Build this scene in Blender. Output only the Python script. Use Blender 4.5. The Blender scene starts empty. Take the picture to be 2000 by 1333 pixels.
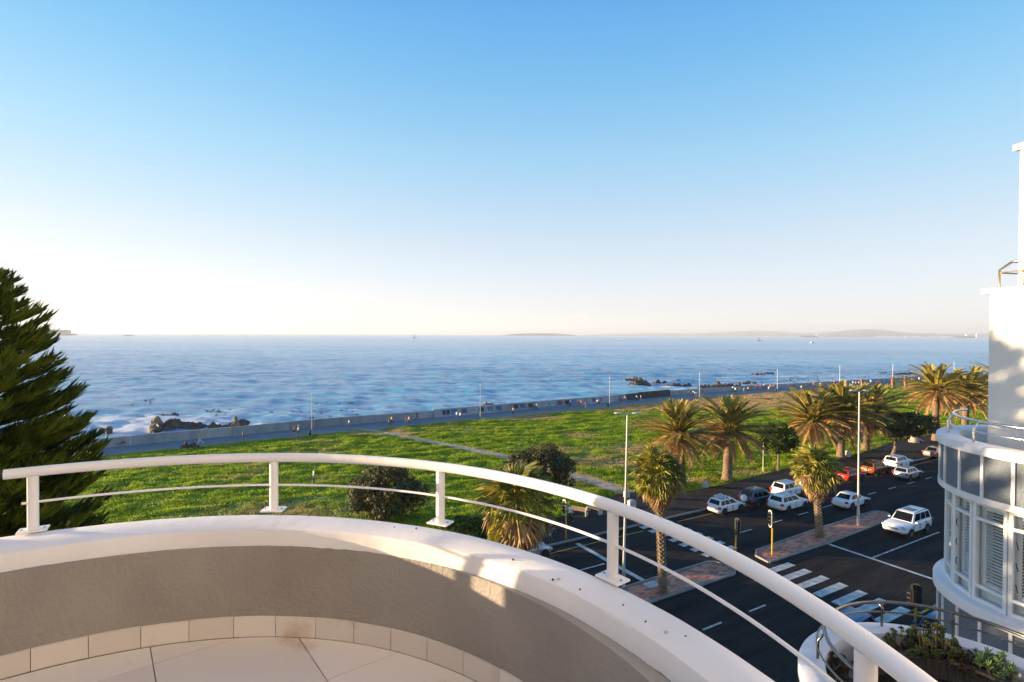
import bpy, bmesh, math, random
import numpy as np
from mathutils import Vector, Matrix
R = math.radians
rnd = random.Random(7)
rng = np.random.default_rng(7)
C = bpy.context.scene.collection
SC = bpy.context.scene

# ------------------------------------------------------------------ camera
H = 17.3                                   # eye height above the road
cam_d = bpy.data.cameras.new('camera')
cam_d.sensor_width = 36.0
cam_d.lens = 36.0 * 1050 / 2000
cam_d.clip_start = 0.05
cam_d.clip_end = 120000
cam = bpy.data.objects.new('camera', cam_d)
C.objects.link(cam)
CM = Matrix.Rotation(R(90 - 0.71), 3, 'X') @ Matrix.Rotation(0.0048, 3, 'Z')
cam.matrix_world = Matrix.Translation((0, 0, H)) @ CM.to_4x4()
SC.camera = cam

# ------------------------------------------------------------------ light
SUN_EL = R(4.5)
SUN_AZ = math.atan2(-1.0, 0.12)           # compass bearing of the sun from +Y towards +X
world = bpy.data.worlds.new('World')
SC.world = world
world.use_nodes = True
wn = world.node_tree
wn.nodes.clear()
w_out = wn.nodes.new('ShaderNodeOutputWorld')
w_bg = wn.nodes.new('ShaderNodeBackground')
w_sky = wn.nodes.new('ShaderNodeTexSky')
w_sky.sky_type = 'NISHITA'
w_sky.sun_disc = False
w_sky.sun_elevation = SUN_EL
w_sky.sun_rotation = SUN_AZ
w_sky.altitude = 0
w_sky.air_density = 1.0
w_sky.dust_density = 0.6
w_sky.ozone_density = 1.6
w_bg.inputs['Strength'].default_value = 0.075
# the photograph's tone curve, channel by channel
w_s = wn.nodes.new('ShaderNodeSeparateColor'); w_g = wn.nodes.new('ShaderNodeCombineColor')
wn.links.new(w_sky.outputs['Color'], w_s.inputs[0])
for _i, _p in enumerate((0.3, 0.27, 0.18)):
    _n = wn.nodes.new('ShaderNodeMath'); _n.operation = 'POWER'; _n.inputs[1].default_value = _p
    wn.links.new(w_s.outputs[_i], _n.inputs[0]); wn.links.new(_n.outputs[0], w_g.inputs[_i])
w_tc = wn.nodes.new('ShaderNodeTexCoord'); w_sep = wn.nodes.new('ShaderNodeSeparateXYZ')
wn.links.new(w_tc.outputs['Generated'], w_sep.inputs[0])
w_r = wn.nodes.new('ShaderNodeValToRGB')       # white balance, the same all round the horizon
for _i, (_p, _c) in enumerate([(0.008, (0.5047, 0.5589, 0.6883)), (0.051, (0.4565, 0.4851, 0.6094)), (0.163, (0.3877, 0.4402, 0.5534)), (0.303, (0.2447, 0.4057, 0.5617)), (0.426, (0.1407, 0.3446, 0.5531)), (0.528, (0.0867, 0.287, 0.546)), (0.77, (0.0347, 0.1578, 0.404)), (1.0, (0.0217, 0.1148, 0.3276))]):
    _e = w_r.color_ramp.elements[_i] if _i < 2 else w_r.color_ramp.elements.new(_p)
    _e.position = _p; _e.color = (*_c, 1)
wn.links.new(w_sep.outputs['Z'], w_r.inputs['Fac'])
w_m = wn.nodes.new('ShaderNodeMix'); w_m.data_type = 'RGBA'; w_m.blend_type = 'MULTIPLY'; w_m.inputs['Factor'].default_value = 1
wn.links.new(w_g.outputs[0], w_m.inputs['A']); wn.links.new(w_r.outputs['Color'], w_m.inputs['B'])
w_x = wn.nodes.new('ShaderNodeVectorMath'); w_x.operation = 'SCALE'; w_x.inputs['Scale'].default_value = 6.0
wn.links.new(w_m.outputs['Result'], w_x.inputs[0])
wn.links.new(w_x.outputs[0], w_bg.inputs['Color'])
wn.links.new(w_bg.outputs['Background'], w_out.inputs['Surface'])
sun_d = bpy.data.lights.new('sun', 'SUN')
sun_d.energy = 5.0
sun_d.angle = R(0.5)
sun_d.color = (1.0, 0.76, 0.46)
sun = bpy.data.objects.new('sun', sun_d)
C.objects.link(sun)
_d = Vector((math.sin(SUN_AZ) * math.cos(SUN_EL), math.cos(SUN_AZ) * math.cos(SUN_EL), math.sin(SUN_EL)))
sun.rotation_euler = _d.to_track_quat('Z', 'Y').to_euler()
sun.location = _d * 60 + Vector((0, 0, H))
SC.view_settings.view_transform = 'Standard'
SC.view_settings.look = 'None'
SC.view_settings.gamma = 1.0
SC.view_settings.use_curve_mapping = False
SC.view_settings.exposure = 1.75
SC.cycles.max_bounces = 8
SC.cycles.diffuse_bounces = 3
SC.cycles.glossy_bounces = 4
SC.cycles.transmission_bounces = 4
SC.cycles.transparent_max_bounces = 8
SC.cycles.volume_bounces = 0

# ------------------------------------------------------------------ helpers
def ray(px, py):
    """world direction through a photograph pixel (2000 x 1333)"""
    return CM @ Vector(((px - 1000) / 1050, -(py - 666.5) / 1050, -1))

def G(px, py, z=0.0):
    d = ray(px, py)
    t = (z - H) / d.z
    return Vector((d.x * t, d.y * t, z))

def at_y(px, py, y):
    d = ray(px, py)
    t = y / d.y
    return Vector((d.x * t, y, H + d.z * t))

S = H / 15.0
U = Vector((0.8653, 0.5012, 0))
V = Vector((-0.5012, 0.8653, 0))
def uv(u, v, z=0.0):
    """road coordinates: u along the road, v across it"""
    p = (U * u + V * v) * S
    return Vector((p.x, p.y, z))
ROAD_ROT = math.atan2(U.y, U.x)

def tag(o, label=None, cat=None, group=None, kind=None):
    if label: o['label'] = label
    if cat: o['category'] = cat
    if group: o['group'] = group
    if kind: o['kind'] = kind
    return o

def empty(name, loc=(0, 0, 0), rz=0.0):
    o = bpy.data.objects.new(name, None)
    o.empty_display_size = 0.2
    o.location = loc
    o.rotation_euler = (0, 0, rz)
    C.objects.link(o)
    return o

def link(name, me, parent=None, loc=(0, 0, 0), rot=(0, 0, 0), scale=(1, 1, 1)):
    o = bpy.data.objects.new(name, me)
    C.objects.link(o)
    o.parent = parent
    o.location = loc
    o.rotation_euler = rot
    o.scale = scale
    return o

KIDS = {}
def copy_tree(o, parent=None):
    c = o.copy()
    C.objects.link(c)
    c.parent = parent
    for ch in list(o.children):
        copy_tree(ch, c)
    return c

class MB:
    """collects shapes for ONE mesh object"""
    def __init__(self):
        self.v = []; self.f = []; self.m = []; self.mi = 0
    def add(self, vs, fs):
        o = len(self.v)
        self.v += [tuple(p) for p in vs]
        for f in fs:
            self.f.append(tuple(i + o for i in f)); self.m.append(self.mi)
    def box(self, c, s, rz=0.0, taper=(1, 1)):
        cx, cy, cz = c; hx, hy, hz = s[0] / 2, s[1] / 2, s[2] / 2
        ca, sa = math.cos(rz), math.sin(rz)
        vs = []
        for k, (tz, tx, ty) in enumerate(((-hz, 1, 1), (hz, taper[0], taper[1]))):
            for a, b in ((-1, -1), (1, -1), (1, 1), (-1, 1)):
                x, y = a * hx * tx, b * hy * ty
                vs.append((cx + x * ca - y * sa, cy + x * sa + y * ca, cz + tz))
        self.add(vs, [(3, 2, 1, 0), (4, 5, 6, 7), (0, 1, 5, 4), (1, 2, 6, 5), (2, 3, 7, 6), (3, 0, 4, 7)])
    def tube(self, pts, r, n=8, caps=True, closed=False):
        pts = [Vector(p) for p in pts]
        m = len(pts)
        rr = r if isinstance(r, (list, tuple)) else [r] * m
        up = Vector((0, 0, 1))
        vs = []; fs = []
        prev = None
        for i, p in enumerate(pts):
            a = pts[(i - 1) % m] if (closed or i > 0) else p
            b = pts[(i + 1) % m] if (closed or i < m - 1) else p
            t = (b - a).normalized()
            if prev is None:
                x = t.cross(up)
                if x.length < 1e-3: x = t.cross(Vector((0, 1, 0)))
            else:
                x = prev - t * prev.dot(t)
            x.normalize(); prev = x
            y = t.cross(x)
            for k in range(n):
                a_ = 2 * math.pi * k / n
                vs.append(p + x * (rr[i] * math.cos(a_)) + y * (rr[i] * math.sin(a_)))
        for i in range(m if closed else m - 1):
            j = (i + 1) % m
            for k in range(n):
                k2 = (k + 1) % n
                fs.append((i * n + k, j * n + k, j * n + k2, i * n + k2)[::-1])
        if caps and not closed:
            fs.append(tuple(range(n))); fs.append(tuple((m - 1) * n + k for k in range(n))[::-1])
        self.add(vs, fs)
    def cyl(self, c, r, h, n=12, r2=None):
        c = Vector(c)
        self.tube([c, c + Vector((0, 0, h))], [r, r if r2 is None else r2], n)
    def lathe(self, c, prof, n=16, cap=True):
        vs = []; fs = []
        for (r, z) in prof:
            for k in range(n):
                a = 2 * math.pi * k / n
                vs.append((c[0] + r * math.cos(a), c[1] + r * math.sin(a), c[2] + z))
        for i in range(len(prof) - 1):
            for k in range(n):
                k2 = (k + 1) % n
                fs.append((i * n + k, i * n + k2, (i + 1) * n + k2, (i + 1) * n + k))
        if cap:
            fs.append(tuple(range(n))[::-1]); fs.append(tuple((len(prof) - 1) * n + k for k in range(n)))
        self.add(vs, fs)
    def prism(self, poly, z0, z1):
        n = len(poly)
        vs = [(p[0], p[1], z0) for p in poly] + [(p[0], p[1], z1) for p in poly]
        fs = [tuple(range(n))[::-1], tuple(range(n, 2 * n))]
        for i in range(n):
            j = (i + 1) % n
            fs.append((i, j, n + j, n + i))
        self.add(vs, fs)
    def ball(self, c, r, seg=10, rings=6):
        rx, ry, rz = r if isinstance(r, (tuple, list)) else (r, r, r)
        vs = [(c[0], c[1], c[2] - rz)]; fs = []
        for i in range(1, rings):
            t = math.pi * i / rings
            for k in range(seg):
                a = 2 * math.pi * k / seg
                vs.append((c[0] + rx * math.sin(t) * math.cos(a), c[1] + ry * math.sin(t) * math.sin(a), c[2] - rz * math.cos(t)))
        vs.append((c[0], c[1], c[2] + rz))
        for k in range(seg):
            k2 = (k + 1) % seg
            fs.append((0, 1 + k2, 1 + k))
            for i in range(rings - 2):
                a = 1 + i * seg
                fs.append((a + k, a + k2, a + seg + k2, a + seg + k))
            fs.append((1 + (rings - 2) * seg + k, 1 + (rings - 2) * seg + k2, len(vs) - 1))
        self.add(vs, fs)
    def mesh(self, name, mats, smooth=False):
        me = bpy.data.meshes.new(name)
        me.from_pydata(self.v, [], self.f)
        for m in (mats if isinstance(mats, (list, tuple)) else [mats]):
            me.materials.append(m)
        me.polygons.foreach_set('material_index', self.m)
        if smooth:
            me.polygons.foreach_set('use_smooth', [True] * len(self.f))
            try: me.set_sharp_from_angle(angle=R(38))
            except Exception: pass
        me.update()
        return me
    def build(self, name, mats, parent=None, smooth=False, loc=(0, 0, 0), rot=(0, 0, 0), bevel=0):
        o = link(name, self.mesh(name, mats, smooth), parent, loc, rot)
        if bevel:
            b = o.modifiers.new('bevel', 'BEVEL'); b.width = bevel; b.segments = 2; b.limit_method = 'ANGLE'
        return o

def np_mesh(name, verts, tris, mats, smooth=False, quads=False, attr=None):
    me = bpy.data.meshes.new(name)
    k = 4 if quads else 3
    me.vertices.add(len(verts))
    me.vertices.foreach_set('co', np.asarray(verts, np.float32).ravel())
    nf = len(tris)
    me.loops.add(nf * k)
    me.loops.foreach_set('vertex_index', np.asarray(tris, np.int32).ravel())
    me.polygons.add(nf)
    me.polygons.foreach_set('loop_start', np.arange(0, nf * k, k, dtype=np.int32))
    me.polygons.foreach_set('loop_total', np.full(nf, k, np.int32))
    if smooth:
        me.polygons.foreach_set('use_smooth', np.ones(nf, bool))
    for nm, val in (attr or {}).items():
        a = me.attributes.new(nm, 'FLOAT', 'POINT')
        a.data.foreach_set('value', np.asarray(val, np.float32))
    for m in (mats if isinstance(mats, (list, tuple)) else [mats]):
        me.materials.append(m)
    me.update(calc_edges=True)
    me.validate()
    return me

def vnoise(x, y, seed=0):
    """smooth value noise on numpy arrays"""
    def h(ix, iy):
        n = (ix * 374761393 + iy * 668265263 + seed * 974711) & 0x7fffffff
        n = ((n ^ (n >> 13)) * 1274126177) & 0x7fffffff
        return ((n ^ (n >> 16)) & 0xffff) / 65535.0
    ix = np.floor(x).astype(np.int64); iy = np.floor(y).astype(np.int64)
    fx = x - ix; fy = y - iy
    fx = fx * fx * (3 - 2 * fx); fy = fy * fy * (3 - 2 * fy)
    a = h(ix, iy); b = h(ix + 1, iy); c = h(ix, iy + 1); d = h(ix + 1, iy + 1)
    return (a * (1 - fx) + b * fx) * (1 - fy) + (c * (1 - fx) + d * fx) * fy

def fbm(x, y, oct=4, seed=0):
    s = 0; a = 0.5
    for o in range(oct):
        s = s + a * vnoise(x * 2 ** o, y * 2 ** o, seed + o); a *= 0.5
    return s

# ------------------------------------------------------------------ materials
def _nt(name):
    m = bpy.data.materials.new(name)
    m.use_nodes = True
    nt = m.node_tree
    return m, nt, nt.nodes['Principled BSDF'], nt.nodes['Material Output']

def mat(name, col, rough=0.6, metal=0.0, var=0.12, vscale=3.0, bump=0.0, bscale=40.0, coat=0.0, spec=0.5, col2=None, detail=6.0, stretch=None, turn=0.0):
    m, nt, b, out = _nt(name)
    b.inputs['Roughness'].default_value = rough
    b.inputs['Metallic'].default_value = metal
    b.inputs['Coat Weight'].default_value = coat
    b.inputs['Coat Roughness'].default_value = 0.08
    b.inputs['Specular IOR Level'].default_value = spec
    tc = nt.nodes.new('ShaderNodeTexCoord')
    vec = tc.outputs['Object']
    if turn:
        mq = nt.nodes.new('ShaderNodeMapping'); mq.inputs['Rotation'].default_value = (0, 0, turn)
        nt.links.new(vec, mq.inputs['Vector']); vec = mq.outputs['Vector']
    if stretch:
        mp = nt.nodes.new('ShaderNodeMapping'); mp.inputs['Scale'].default_value = stretch
        nt.links.new(vec, mp.inputs['Vector']); vec = mp.outputs['Vector']
    n = nt.nodes.new('ShaderNodeTexNoise')
    n.inputs['Scale'].default_value = vscale; n.inputs['Detail'].default_value = detail
    nt.links.new(vec, n.inputs['Vector'])
    r = nt.nodes.new('ShaderNodeValToRGB')
    if col2 is None:
        c1 = [c * (1 - var) for c in col]; c2 = [min(1, c * (1 + var)) for c in col]
    else:
        c1, c2 = col, col2
    r.color_ramp.elements[0].position = 0.3; r.color_ramp.elements[1].position = 0.7
    r.color_ramp.elements[0].color = (*c1, 1); r.color_ramp.elements[1].color = (*c2, 1)
    nt.links.new(n.outputs['Fac'], r.inputs['Fac'])
    nt.links.new(r.outputs['Color'], b.inputs['Base Color'])
    if bump:
        n2 = nt.nodes.new('ShaderNodeTexNoise')
        n2.inputs['Scale'].default_value = bscale; n2.inputs['Detail'].default_value = 5
        nt.links.new(vec, n2.inputs['Vector'])
        bp = nt.nodes.new('ShaderNodeBump'); bp.inputs['Strength'].default_value = bump
        bp.inputs['Distance'].default_value = 1.0 / bscale
        nt.links.new(n2.outputs['Fac'], bp.inputs['Height'])
        nt.links.new(bp.outputs['Normal'], b.inputs['Normal'])
    return m

def leaf_mat(name, c1, c2, trans=0.35, rough=0.5, vscale=0.6, spec=0.3):
    """leaves: diffuse, a little gloss and light passing through; colour varies from leaf clump to clump"""
    m, nt, b, out = _nt(name)
    b.inputs['Roughness'].default_value = rough
    b.inputs['Specular IOR Level'].default_value = spec
    geo = nt.nodes.new('ShaderNodeNewGeometry')
    n = nt.nodes.new('ShaderNodeTexNoise'); n.inputs['Scale'].default_value = vscale; n.inputs['Detail'].default_value = 5
    nt.links.new(geo.outputs['Position'], n.inputs['Vector'])
    ad = nt.nodes.new('ShaderNodeMath'); ad.operation = 'ADD'
    mu = nt.nodes.new('ShaderNodeMath'); mu.operation = 'MULTIPLY'; mu.inputs[1].default_value = 0.5
    nt.links.new(geo.outputs['Random Per Island'], mu.inputs[0])
    nt.links.new(mu.outputs[0], ad.inputs[0]); nt.links.new(n.outputs['Fac'], ad.inputs[1])
    r = nt.nodes.new('ShaderNodeValToRGB')
    r.color_ramp.elements[0].position = 0.42; r.color_ramp.elements[1].position = 1.05
    r.color_ramp.elements[0].color = (*c1, 1); r.color_ramp.elements[1].color = (*c2, 1)
    nt.links.new(ad.outputs[0], r.inputs['Fac'])
    nt.links.new(r.outputs['Color'], b.inputs['Base Color'])
    tr = nt.nodes.new('ShaderNodeBsdfTranslucent')
    nt.links.new(r.outputs['Color'], tr.inputs['Color'])
    mx = nt.nodes.new('ShaderNodeMixShader'); mx.inputs['Fac'].default_value = trans
    nt.links.new(b.outputs[0], mx.inputs[1]); nt.links.new(tr.outputs[0], mx.inputs[2])
    nt.links.new(mx.outputs[0], out.inputs['Surface'])
    return m

M = {}
M['white'] = mat('white_masonry_paint', (0.80, 0.76, 0.755), 0.55, var=0.07, vscale=1.4, bump=0.05, bscale=14)
M['white2'] = mat('cream_white_render', (0.78, 0.745, 0.70), 0.7, var=0.06, vscale=1.2, bump=0.2, bscale=30)
M['railpaint'] = mat('white_gloss_paint', (0.82, 0.79, 0.79), 0.3, var=0.03, vscale=4, bump=0.04, bscale=9)
M['plaster'] = mat('taupe_textured_plaster', (0.32, 0.285, 0.255), 0.85, var=0.13, vscale=2.0, bump=0.35, bscale=48)
M['steel'] = mat('stainless_steel', (0.62, 0.60, 0.57), 0.16, 1.0, var=0.06, vscale=6)
M['asphalt'] = mat('asphalt', (0.020, 0.017, 0.016), 0.95, col2=(0.046, 0.038, 0.034), vscale=0.9, stretch=(.12, 1.0, 1), turn=-0.525, bump=1.0, bscale=9, spec=0.12)
M['asphalt_old'] = mat('worn_asphalt', (0.046, 0.039, 0.036), 0.9, var=0.25, vscale=0.5, bump=1.0, bscale=9, spec=0.12)
M['paint'] = mat('road_paint', (0.30, 0.28, 0.25), 0.7, col2=(0.80, 0.76, 0.68), vscale=1.8, detail=12)
M['yellow'] = mat('yellow_road_paint', (0.50, 0.30, 0.02), 0.7, var=0.25, vscale=2.0)
M['kerb'] = mat('concrete_kerb', (0.28, 0.26, 0.24), 0.85, var=0.2, vscale=1.5, bump=0.3, bscale=20)
M['concrete'] = mat('weathered_concrete', (0.24, 0.24, 0.245), 0.85, col2=(0.40, 0.39, 0.385), vscale=0.5, bump=0.4, bscale=8, stretch=(1, 1, 0.4))
M['promenade'] = mat('promenade_paving', (0.21, 0.21, 0.22), 0.8, var=0.12, vscale=0.3, bump=0.2, bscale=8)
M['dark'] = mat('black_plastic', (0.02, 0.02, 0.022), 0.45, var=0.2)
M['grey'] = mat('grey_metal', (0.36, 0.36, 0.37), 0.45, 0.6, var=0.08)
M['screw'] = mat('rusty_screw', (0.05, 0.035, 0.03), 0.7)
M['filler'] = mat('grey_filler', (0.5, 0.48, 0.46), 0.7)
M['soil'] = mat('dark_soil', (0.035, 0.025, 0.018), 0.95, var=0.4, vscale=12, bump=0.8, bscale=30)
# ------------------------------------------------------------------ own balcony
FLOOR = H - 1.65
CAP_T = H - 1.0725
CAP_B = H - 1.1625
RAIL_Z = H - 0.75
BC = Vector((-1.36, 0.88, 0))
TH0, TH1 = -0.75, 2.45
def clampt(t, a, b): return max(a, min(b, t))
def r_rail(t):  t = clampt(t, 0.1, 2.2); return -0.0486 * t * t + 0.147 * t + 2.2438
def r_out(t):   t = clampt(t, 0.1, 2.2); return 0.053 * t * t - 0.1281 * t + 2.3646
def r_in(t):    t = clampt(t, 0.2, 2.2); return 0.0175 * t * t - 0.0942 * t + 2.1554
def r_fb(t):    return r_in(t) - 0.012
def r_wall(t):  t = clampt(t, 0.4, 2.2); return -0.0589 * t * t + 0.1133 * t + 1.9883 + 0.012
def r_skirt(t): return r_wall(t) - 0.012
def bp(t, r, z): return Vector((BC.x + r * math.cos(t), BC.y + r * math.sin(t), z))

bal = empty('balcony', (BC.x, BC.y, FLOOR))
tag(bal, 'curved balcony with a white coped parapet and white tube railing in the foreground', 'balcony')
OFF = Vector((BC.x, BC.y, FLOOR))
def bb(t, r, z): return bp(t, r, z) - OFF
N = 150
ts = [TH0 + (TH1 - TH0) * i / N for i in range(N + 1)]
def sweep(prof, name, m, smooth=True, parent=bal):
    """prof(t) -> closed ring of (r, z)"""
    b = MB(); vs = []; fs = []
    k = None
    for t in ts:
        p = prof(t); k = len(p)
        vs += [bb(t, r, z) for r, z in p]
    for i in range(N):
        for j in range(k):
            j2 = (j + 1) % k
            fs.append((i * k + j, i * k + j2, (i + 1) * k + j2, (i + 1) * k + j))
    fs.append(tuple(range(k))[::-1]); fs.append(tuple(N * k + j for j in range(k)))
    b.add(vs, fs)
    return b.build(name, m, parent, smooth)
def wob(t, k): return 0.003 * math.sin(7 * t + k) + 0.0012 * math.sin(23 * t + 2 * k) + 0.0006 * math.sin(57 * t + 3 * k)
def cap_prof(t):
    ro, ri = r_out(t) + wob(t, 1), r_in(t) + wob(t, 2)
    e = 0.018
    zb = CAP_B + wob(t, 5) + 0.004 * math.sin(140 * t) * math.sin(31 * t)
    return [(ro, CAP_T - e), (ro - e * .3, CAP_T - e * .3), (ro - e, CAP_T + wob(t, 3) * .4), ((ro + ri) / 2, CAP_T + 0.006),
            (ri + e, CAP_T + wob(t, 4) * .4), (ri + e * .3, CAP_T - e * .3), (ri, CAP_T - e),
            (r_fb(t) + wob(t, 2), zb), (r_wall(t) + 0.07, zb + 0.003), (ro - 0.02, zb + 0.003)]
sweep(cap_prof, 'coping', M['white'])
def wall_prof(t):
    rw = r_wall(t) + 0.3 * wob(t, 7)
    return [(r_out(t) - 0.03, CAP_B + 0.002), (rw, CAP_B + 0.002), (rw, FLOOR + 0.02), (rw, FLOOR - 0.30), (r_out(t) - 0.03, FLOOR - 0.30)]
sweep(wall_prof, 'parapet_wall', M['plaster'])
# slab under the tiles
b = MB(); n = 60
poly = [bb(TH0 + (TH1 - TH0) * i / n, r_wall(0.5) - 0.0, 0)[:2] for i in range(n + 1)]
poly = [(p[0] * 0.985, p[1] * 0.985) for p in poly] + [(-2.0, -1.2), (-1.0, -2.4), (1.2, -2.4)]
b.prism(poly, -0.25, -0.012)
b.build('slab', mat('tile_grout', (0.05, 0.035, 0.028), 0.9, var=0.3), bal)
# skirting tiles
def tile_material():
    m, nt, b, out = _nt('cream_ceramic_tile')
    b.inputs['Roughness'].default_value = .34
    oi = nt.nodes.new('ShaderNodeObjectInfo'); geo = nt.nodes.new('ShaderNodeNewGeometry')
    r1 = nt.nodes.new('ShaderNodeValToRGB'); r1.color_ramp.elements[0].color = (.66, .585, .53, 1); r1.color_ramp.elements[1].color = (.78, .70, .635, 1)
    nt.links.new(oi.outputs['Random'], r1.inputs['Fac'])
    n = nt.nodes.new('ShaderNodeTexNoise'); n.inputs['Scale'].default_value = 2.2; n.inputs['Detail'].default_value = 9; n.inputs['Roughness'].default_value = .68
    nt.links.new(geo.outputs['Position'], n.inputs['Vector'])
    r2 = nt.nodes.new('ShaderNodeValToRGB'); r2.color_ramp.elements[0].position = .26; r2.color_ramp.elements[1].position = .42
    r2.color_ramp.elements[0].color = (.72, .60, .48, 1); r2.color_ramp.elements[1].color = (1, 1, 1, 1)
    nt.links.new(n.outputs['Fac'], r2.inputs['Fac'])
    mx = nt.nodes.new('ShaderNodeMix'); mx.data_type = 'RGBA'; mx.blend_type = 'MULTIPLY'; mx.inputs['Factor'].default_value = 1
    nt.links.new(r1.outputs['Color'], mx.inputs['A']); nt.links.new(r2.outputs['Color'], mx.inputs['B'])
    nt.links.new(mx.outputs['Result'], b.inputs['Base Color'])
    return m
M['tile'] = tile_material()
t = 2.20; k = 0
while t > -0.3:
    wdt = 0.222 / r_skirt(t)
    t2 = t - wdt + 0.0018
    b = MB(); vs = []
    seg = 4
    dz = rnd.uniform(-.002, .002)
    for i in range(seg + 1):
        a = t + (t2 - t) * i / seg
        vs += [bb(a, r_skirt(a) + .0, FLOOR + .001), bb(a, r_skirt(a) + .001, FLOOR + 0.108 + dz), bb(a, r_skirt(a) + .014, FLOOR + 0.110 + dz), bb(a, r_skirt(a) + .014, FLOOR + .001)]
    fs = []
    for i in range(seg):
        for j in range(4):
            fs.append((i * 4 + j, i * 4 + (j + 1) % 4, (i + 1) * 4 + (j + 1) % 4, (i + 1) * 4 + j)[::-1])
    fs += [(0, 1, 2, 3), (seg * 4 + 3, seg * 4 + 2, seg * 4 + 1, seg * 4)]
    b.add(vs, fs)
    b.build('skirting_tile', M['tile'], bal)
    t = t - wdt
# floor tiles on the slant, cut to the curve
def clip(poly, inside_n, inside_c):
    out = []
    for i in range(len(poly)):
        a, c = poly[i], poly[(i + 1) % len(poly)]
        da = a[0] * inside_n[0] + a[1] * inside_n[1] - inside_c
        dc = c[0] * inside_n[0] + c[1] * inside_n[1] - inside_c
        if da <= 0: out.append(a)
        if (da < 0 < dc) or (dc < 0 < da):
            s = da / (da - dc); out.append((a[0] + (c[0] - a[0]) * s, a[1] + (c[1] - a[1]) * s))
    return out
ea = Vector((0.61, -0.79)).normalized(); eb = Vector((0.79, 0.61)).normalized()
orig = Vector((-1.69, 2.54))
bo = Vector((-1.917, 2.548))
pit = 0.645
for i in range(-3, 5):
    for j in range(-1, 6):
        # joints: A-lines through orig + i*pit*eb ; B-lines through bo along eb
        a0 = orig.dot(eb) + i * pit; a1 = a0 + pit
        c0 = bo.dot(ea) + (j - 1) * pit + 0.0; c1 = c0 + pit
        g = 0.0022
        poly = [tuple(eb * a + ea * c) for a, c in ((a0 + g, c0 + g), (a1 - g, c0 + g), (a1 - g, c1 - g), (a0 + g, c1 - g))]
        for q in range(48):
            th = -0.6 + (2.9) * q / 47
            nn = (math.cos(th), math.sin(th))
            rr = r_skirt(th) - 0.003
            poly = clip(poly, nn, BC.x * nn[0] + BC.y * nn[1] + rr)
            if len(poly) < 3: break
        if len(poly) < 3: continue
        poly = [(p[0] - OFF.x, p[1] - OFF.y) for p in poly]
        ar = abs(sum(poly[q][0] * poly[(q + 1) % len(poly)][1] - poly[(q + 1) % len(poly)][0] * poly[q][1] for q in range(len(poly)))) / 2
        if ar < 0.004: continue
        b = MB(); b.prism(poly if sum(poly[q][0] * poly[(q + 1) % len(poly)][1] - poly[(q + 1) % len(poly)][0] * poly[q][1] for q in range(len(poly))) > 0 else poly[::-1], -0.011, rnd.uniform(-.0006, .0006))
        b.build('floor_tile', M['tile'], bal)
# railing: bent tube, thin mid rod, posts on plates
rail = empty('railing', (BC.x, BC.y, CAP_T))
tag(rail, 'white painted tube railing bolted on the balcony coping', 'railing')
ROFF = Vector((BC.x, BC.y, CAP_T))
tl = 2.165
b = MB()
b.tube([bp(tl - (tl + 0.6) * i / 130, r_rail(tl - (tl + 0.6) * i / 130), RAIL_Z) - ROFF for i in range(131)], 0.0268, 20)
b.build('top_rail', M['railpaint'], rail, True)
b = MB()
b.tube([bp(tl - .03 - (tl + 0.5) * i / 130, r_rail(tl - .03 - (tl + 0.5) * i / 130) - .002, CAP_T + 0.158) - ROFF for i in range(131)], 0.0068, 8)
b.build('mid_rail', M['railpaint'], rail, True)
b = MB()
p0 = bp(tl, r_rail(tl), RAIL_Z) - ROFF
b.tube([p0 + Vector((0.02, 0, 0)), p0 + Vector((-0.35, -0.02, 0))], 0.012, 8)
b.build('wall_bracket', M['dark'], rail, True)
post_px = [(65, 1047), (535, 1005), (860, 1045), (1196, 1152), (1690, 1390)]
for (px, py) in post_px:
    d = ray(px, py)
    # on the radius of the rail
    best = None
    for q in range(2000):
        tt = -0.3 + 2.6 * q / 2000
        p = bp(tt, r_rail(tt), 0)
        e = abs(p.x / p.y - d.x / d.y) if p.y > 0.1 else 9
        if best is None or e < best[0]: best = (e, tt)
    tt = best[1]
    po = bp(tt, r_rail(tt), CAP_T) - ROFF
    b = MB()
    b.tube([po + Vector((0, 0, 0.005)), po + Vector((0, 0, RAIL_Z - CAP_T - 0.02))], 0.0252, 18)
    o = b.build('post', M['railpaint'], rail, True)
    b = MB()
    b.box((po.x, po.y, 0.009), (0.128, 0.088, 0.010), tt - math.pi / 2)
    pl = b.build('base_plate', M['railpaint'], o, bevel=0.003)
    for s in (-1, 1):
        bx = po + Vector((-math.sin(tt), math.cos(tt), 0)) * (0.048 * s)
        b = MB(); b.cyl((bx.x, bx.y, 0.013), 0.006, 0.005, 6)
        b.build('bolt', M['grey'], o)
# small rusty screw heads and specks left on the coping
for (px, py) in ((1080, 1132), (1091, 1131), (1133, 1151), (1217, 1182), (1261, 1214), (1301, 1235), (1339, 1243), (813, 1032), (770, 1030), (1002, 1093)):
    p = G(px, py, CAP_T + 0.006) - OFF
    b = MB(); b.cyl((p.x, p.y, p.z - 0.004), (0.0035 + .0015 * (px % 3 == 0)) if px not in (1091, 1301) else 0.008, 0.006, 7)
    b.build('screw_head', M['filler'] if px in (1301, 1091) else M['screw'], bal)
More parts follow.
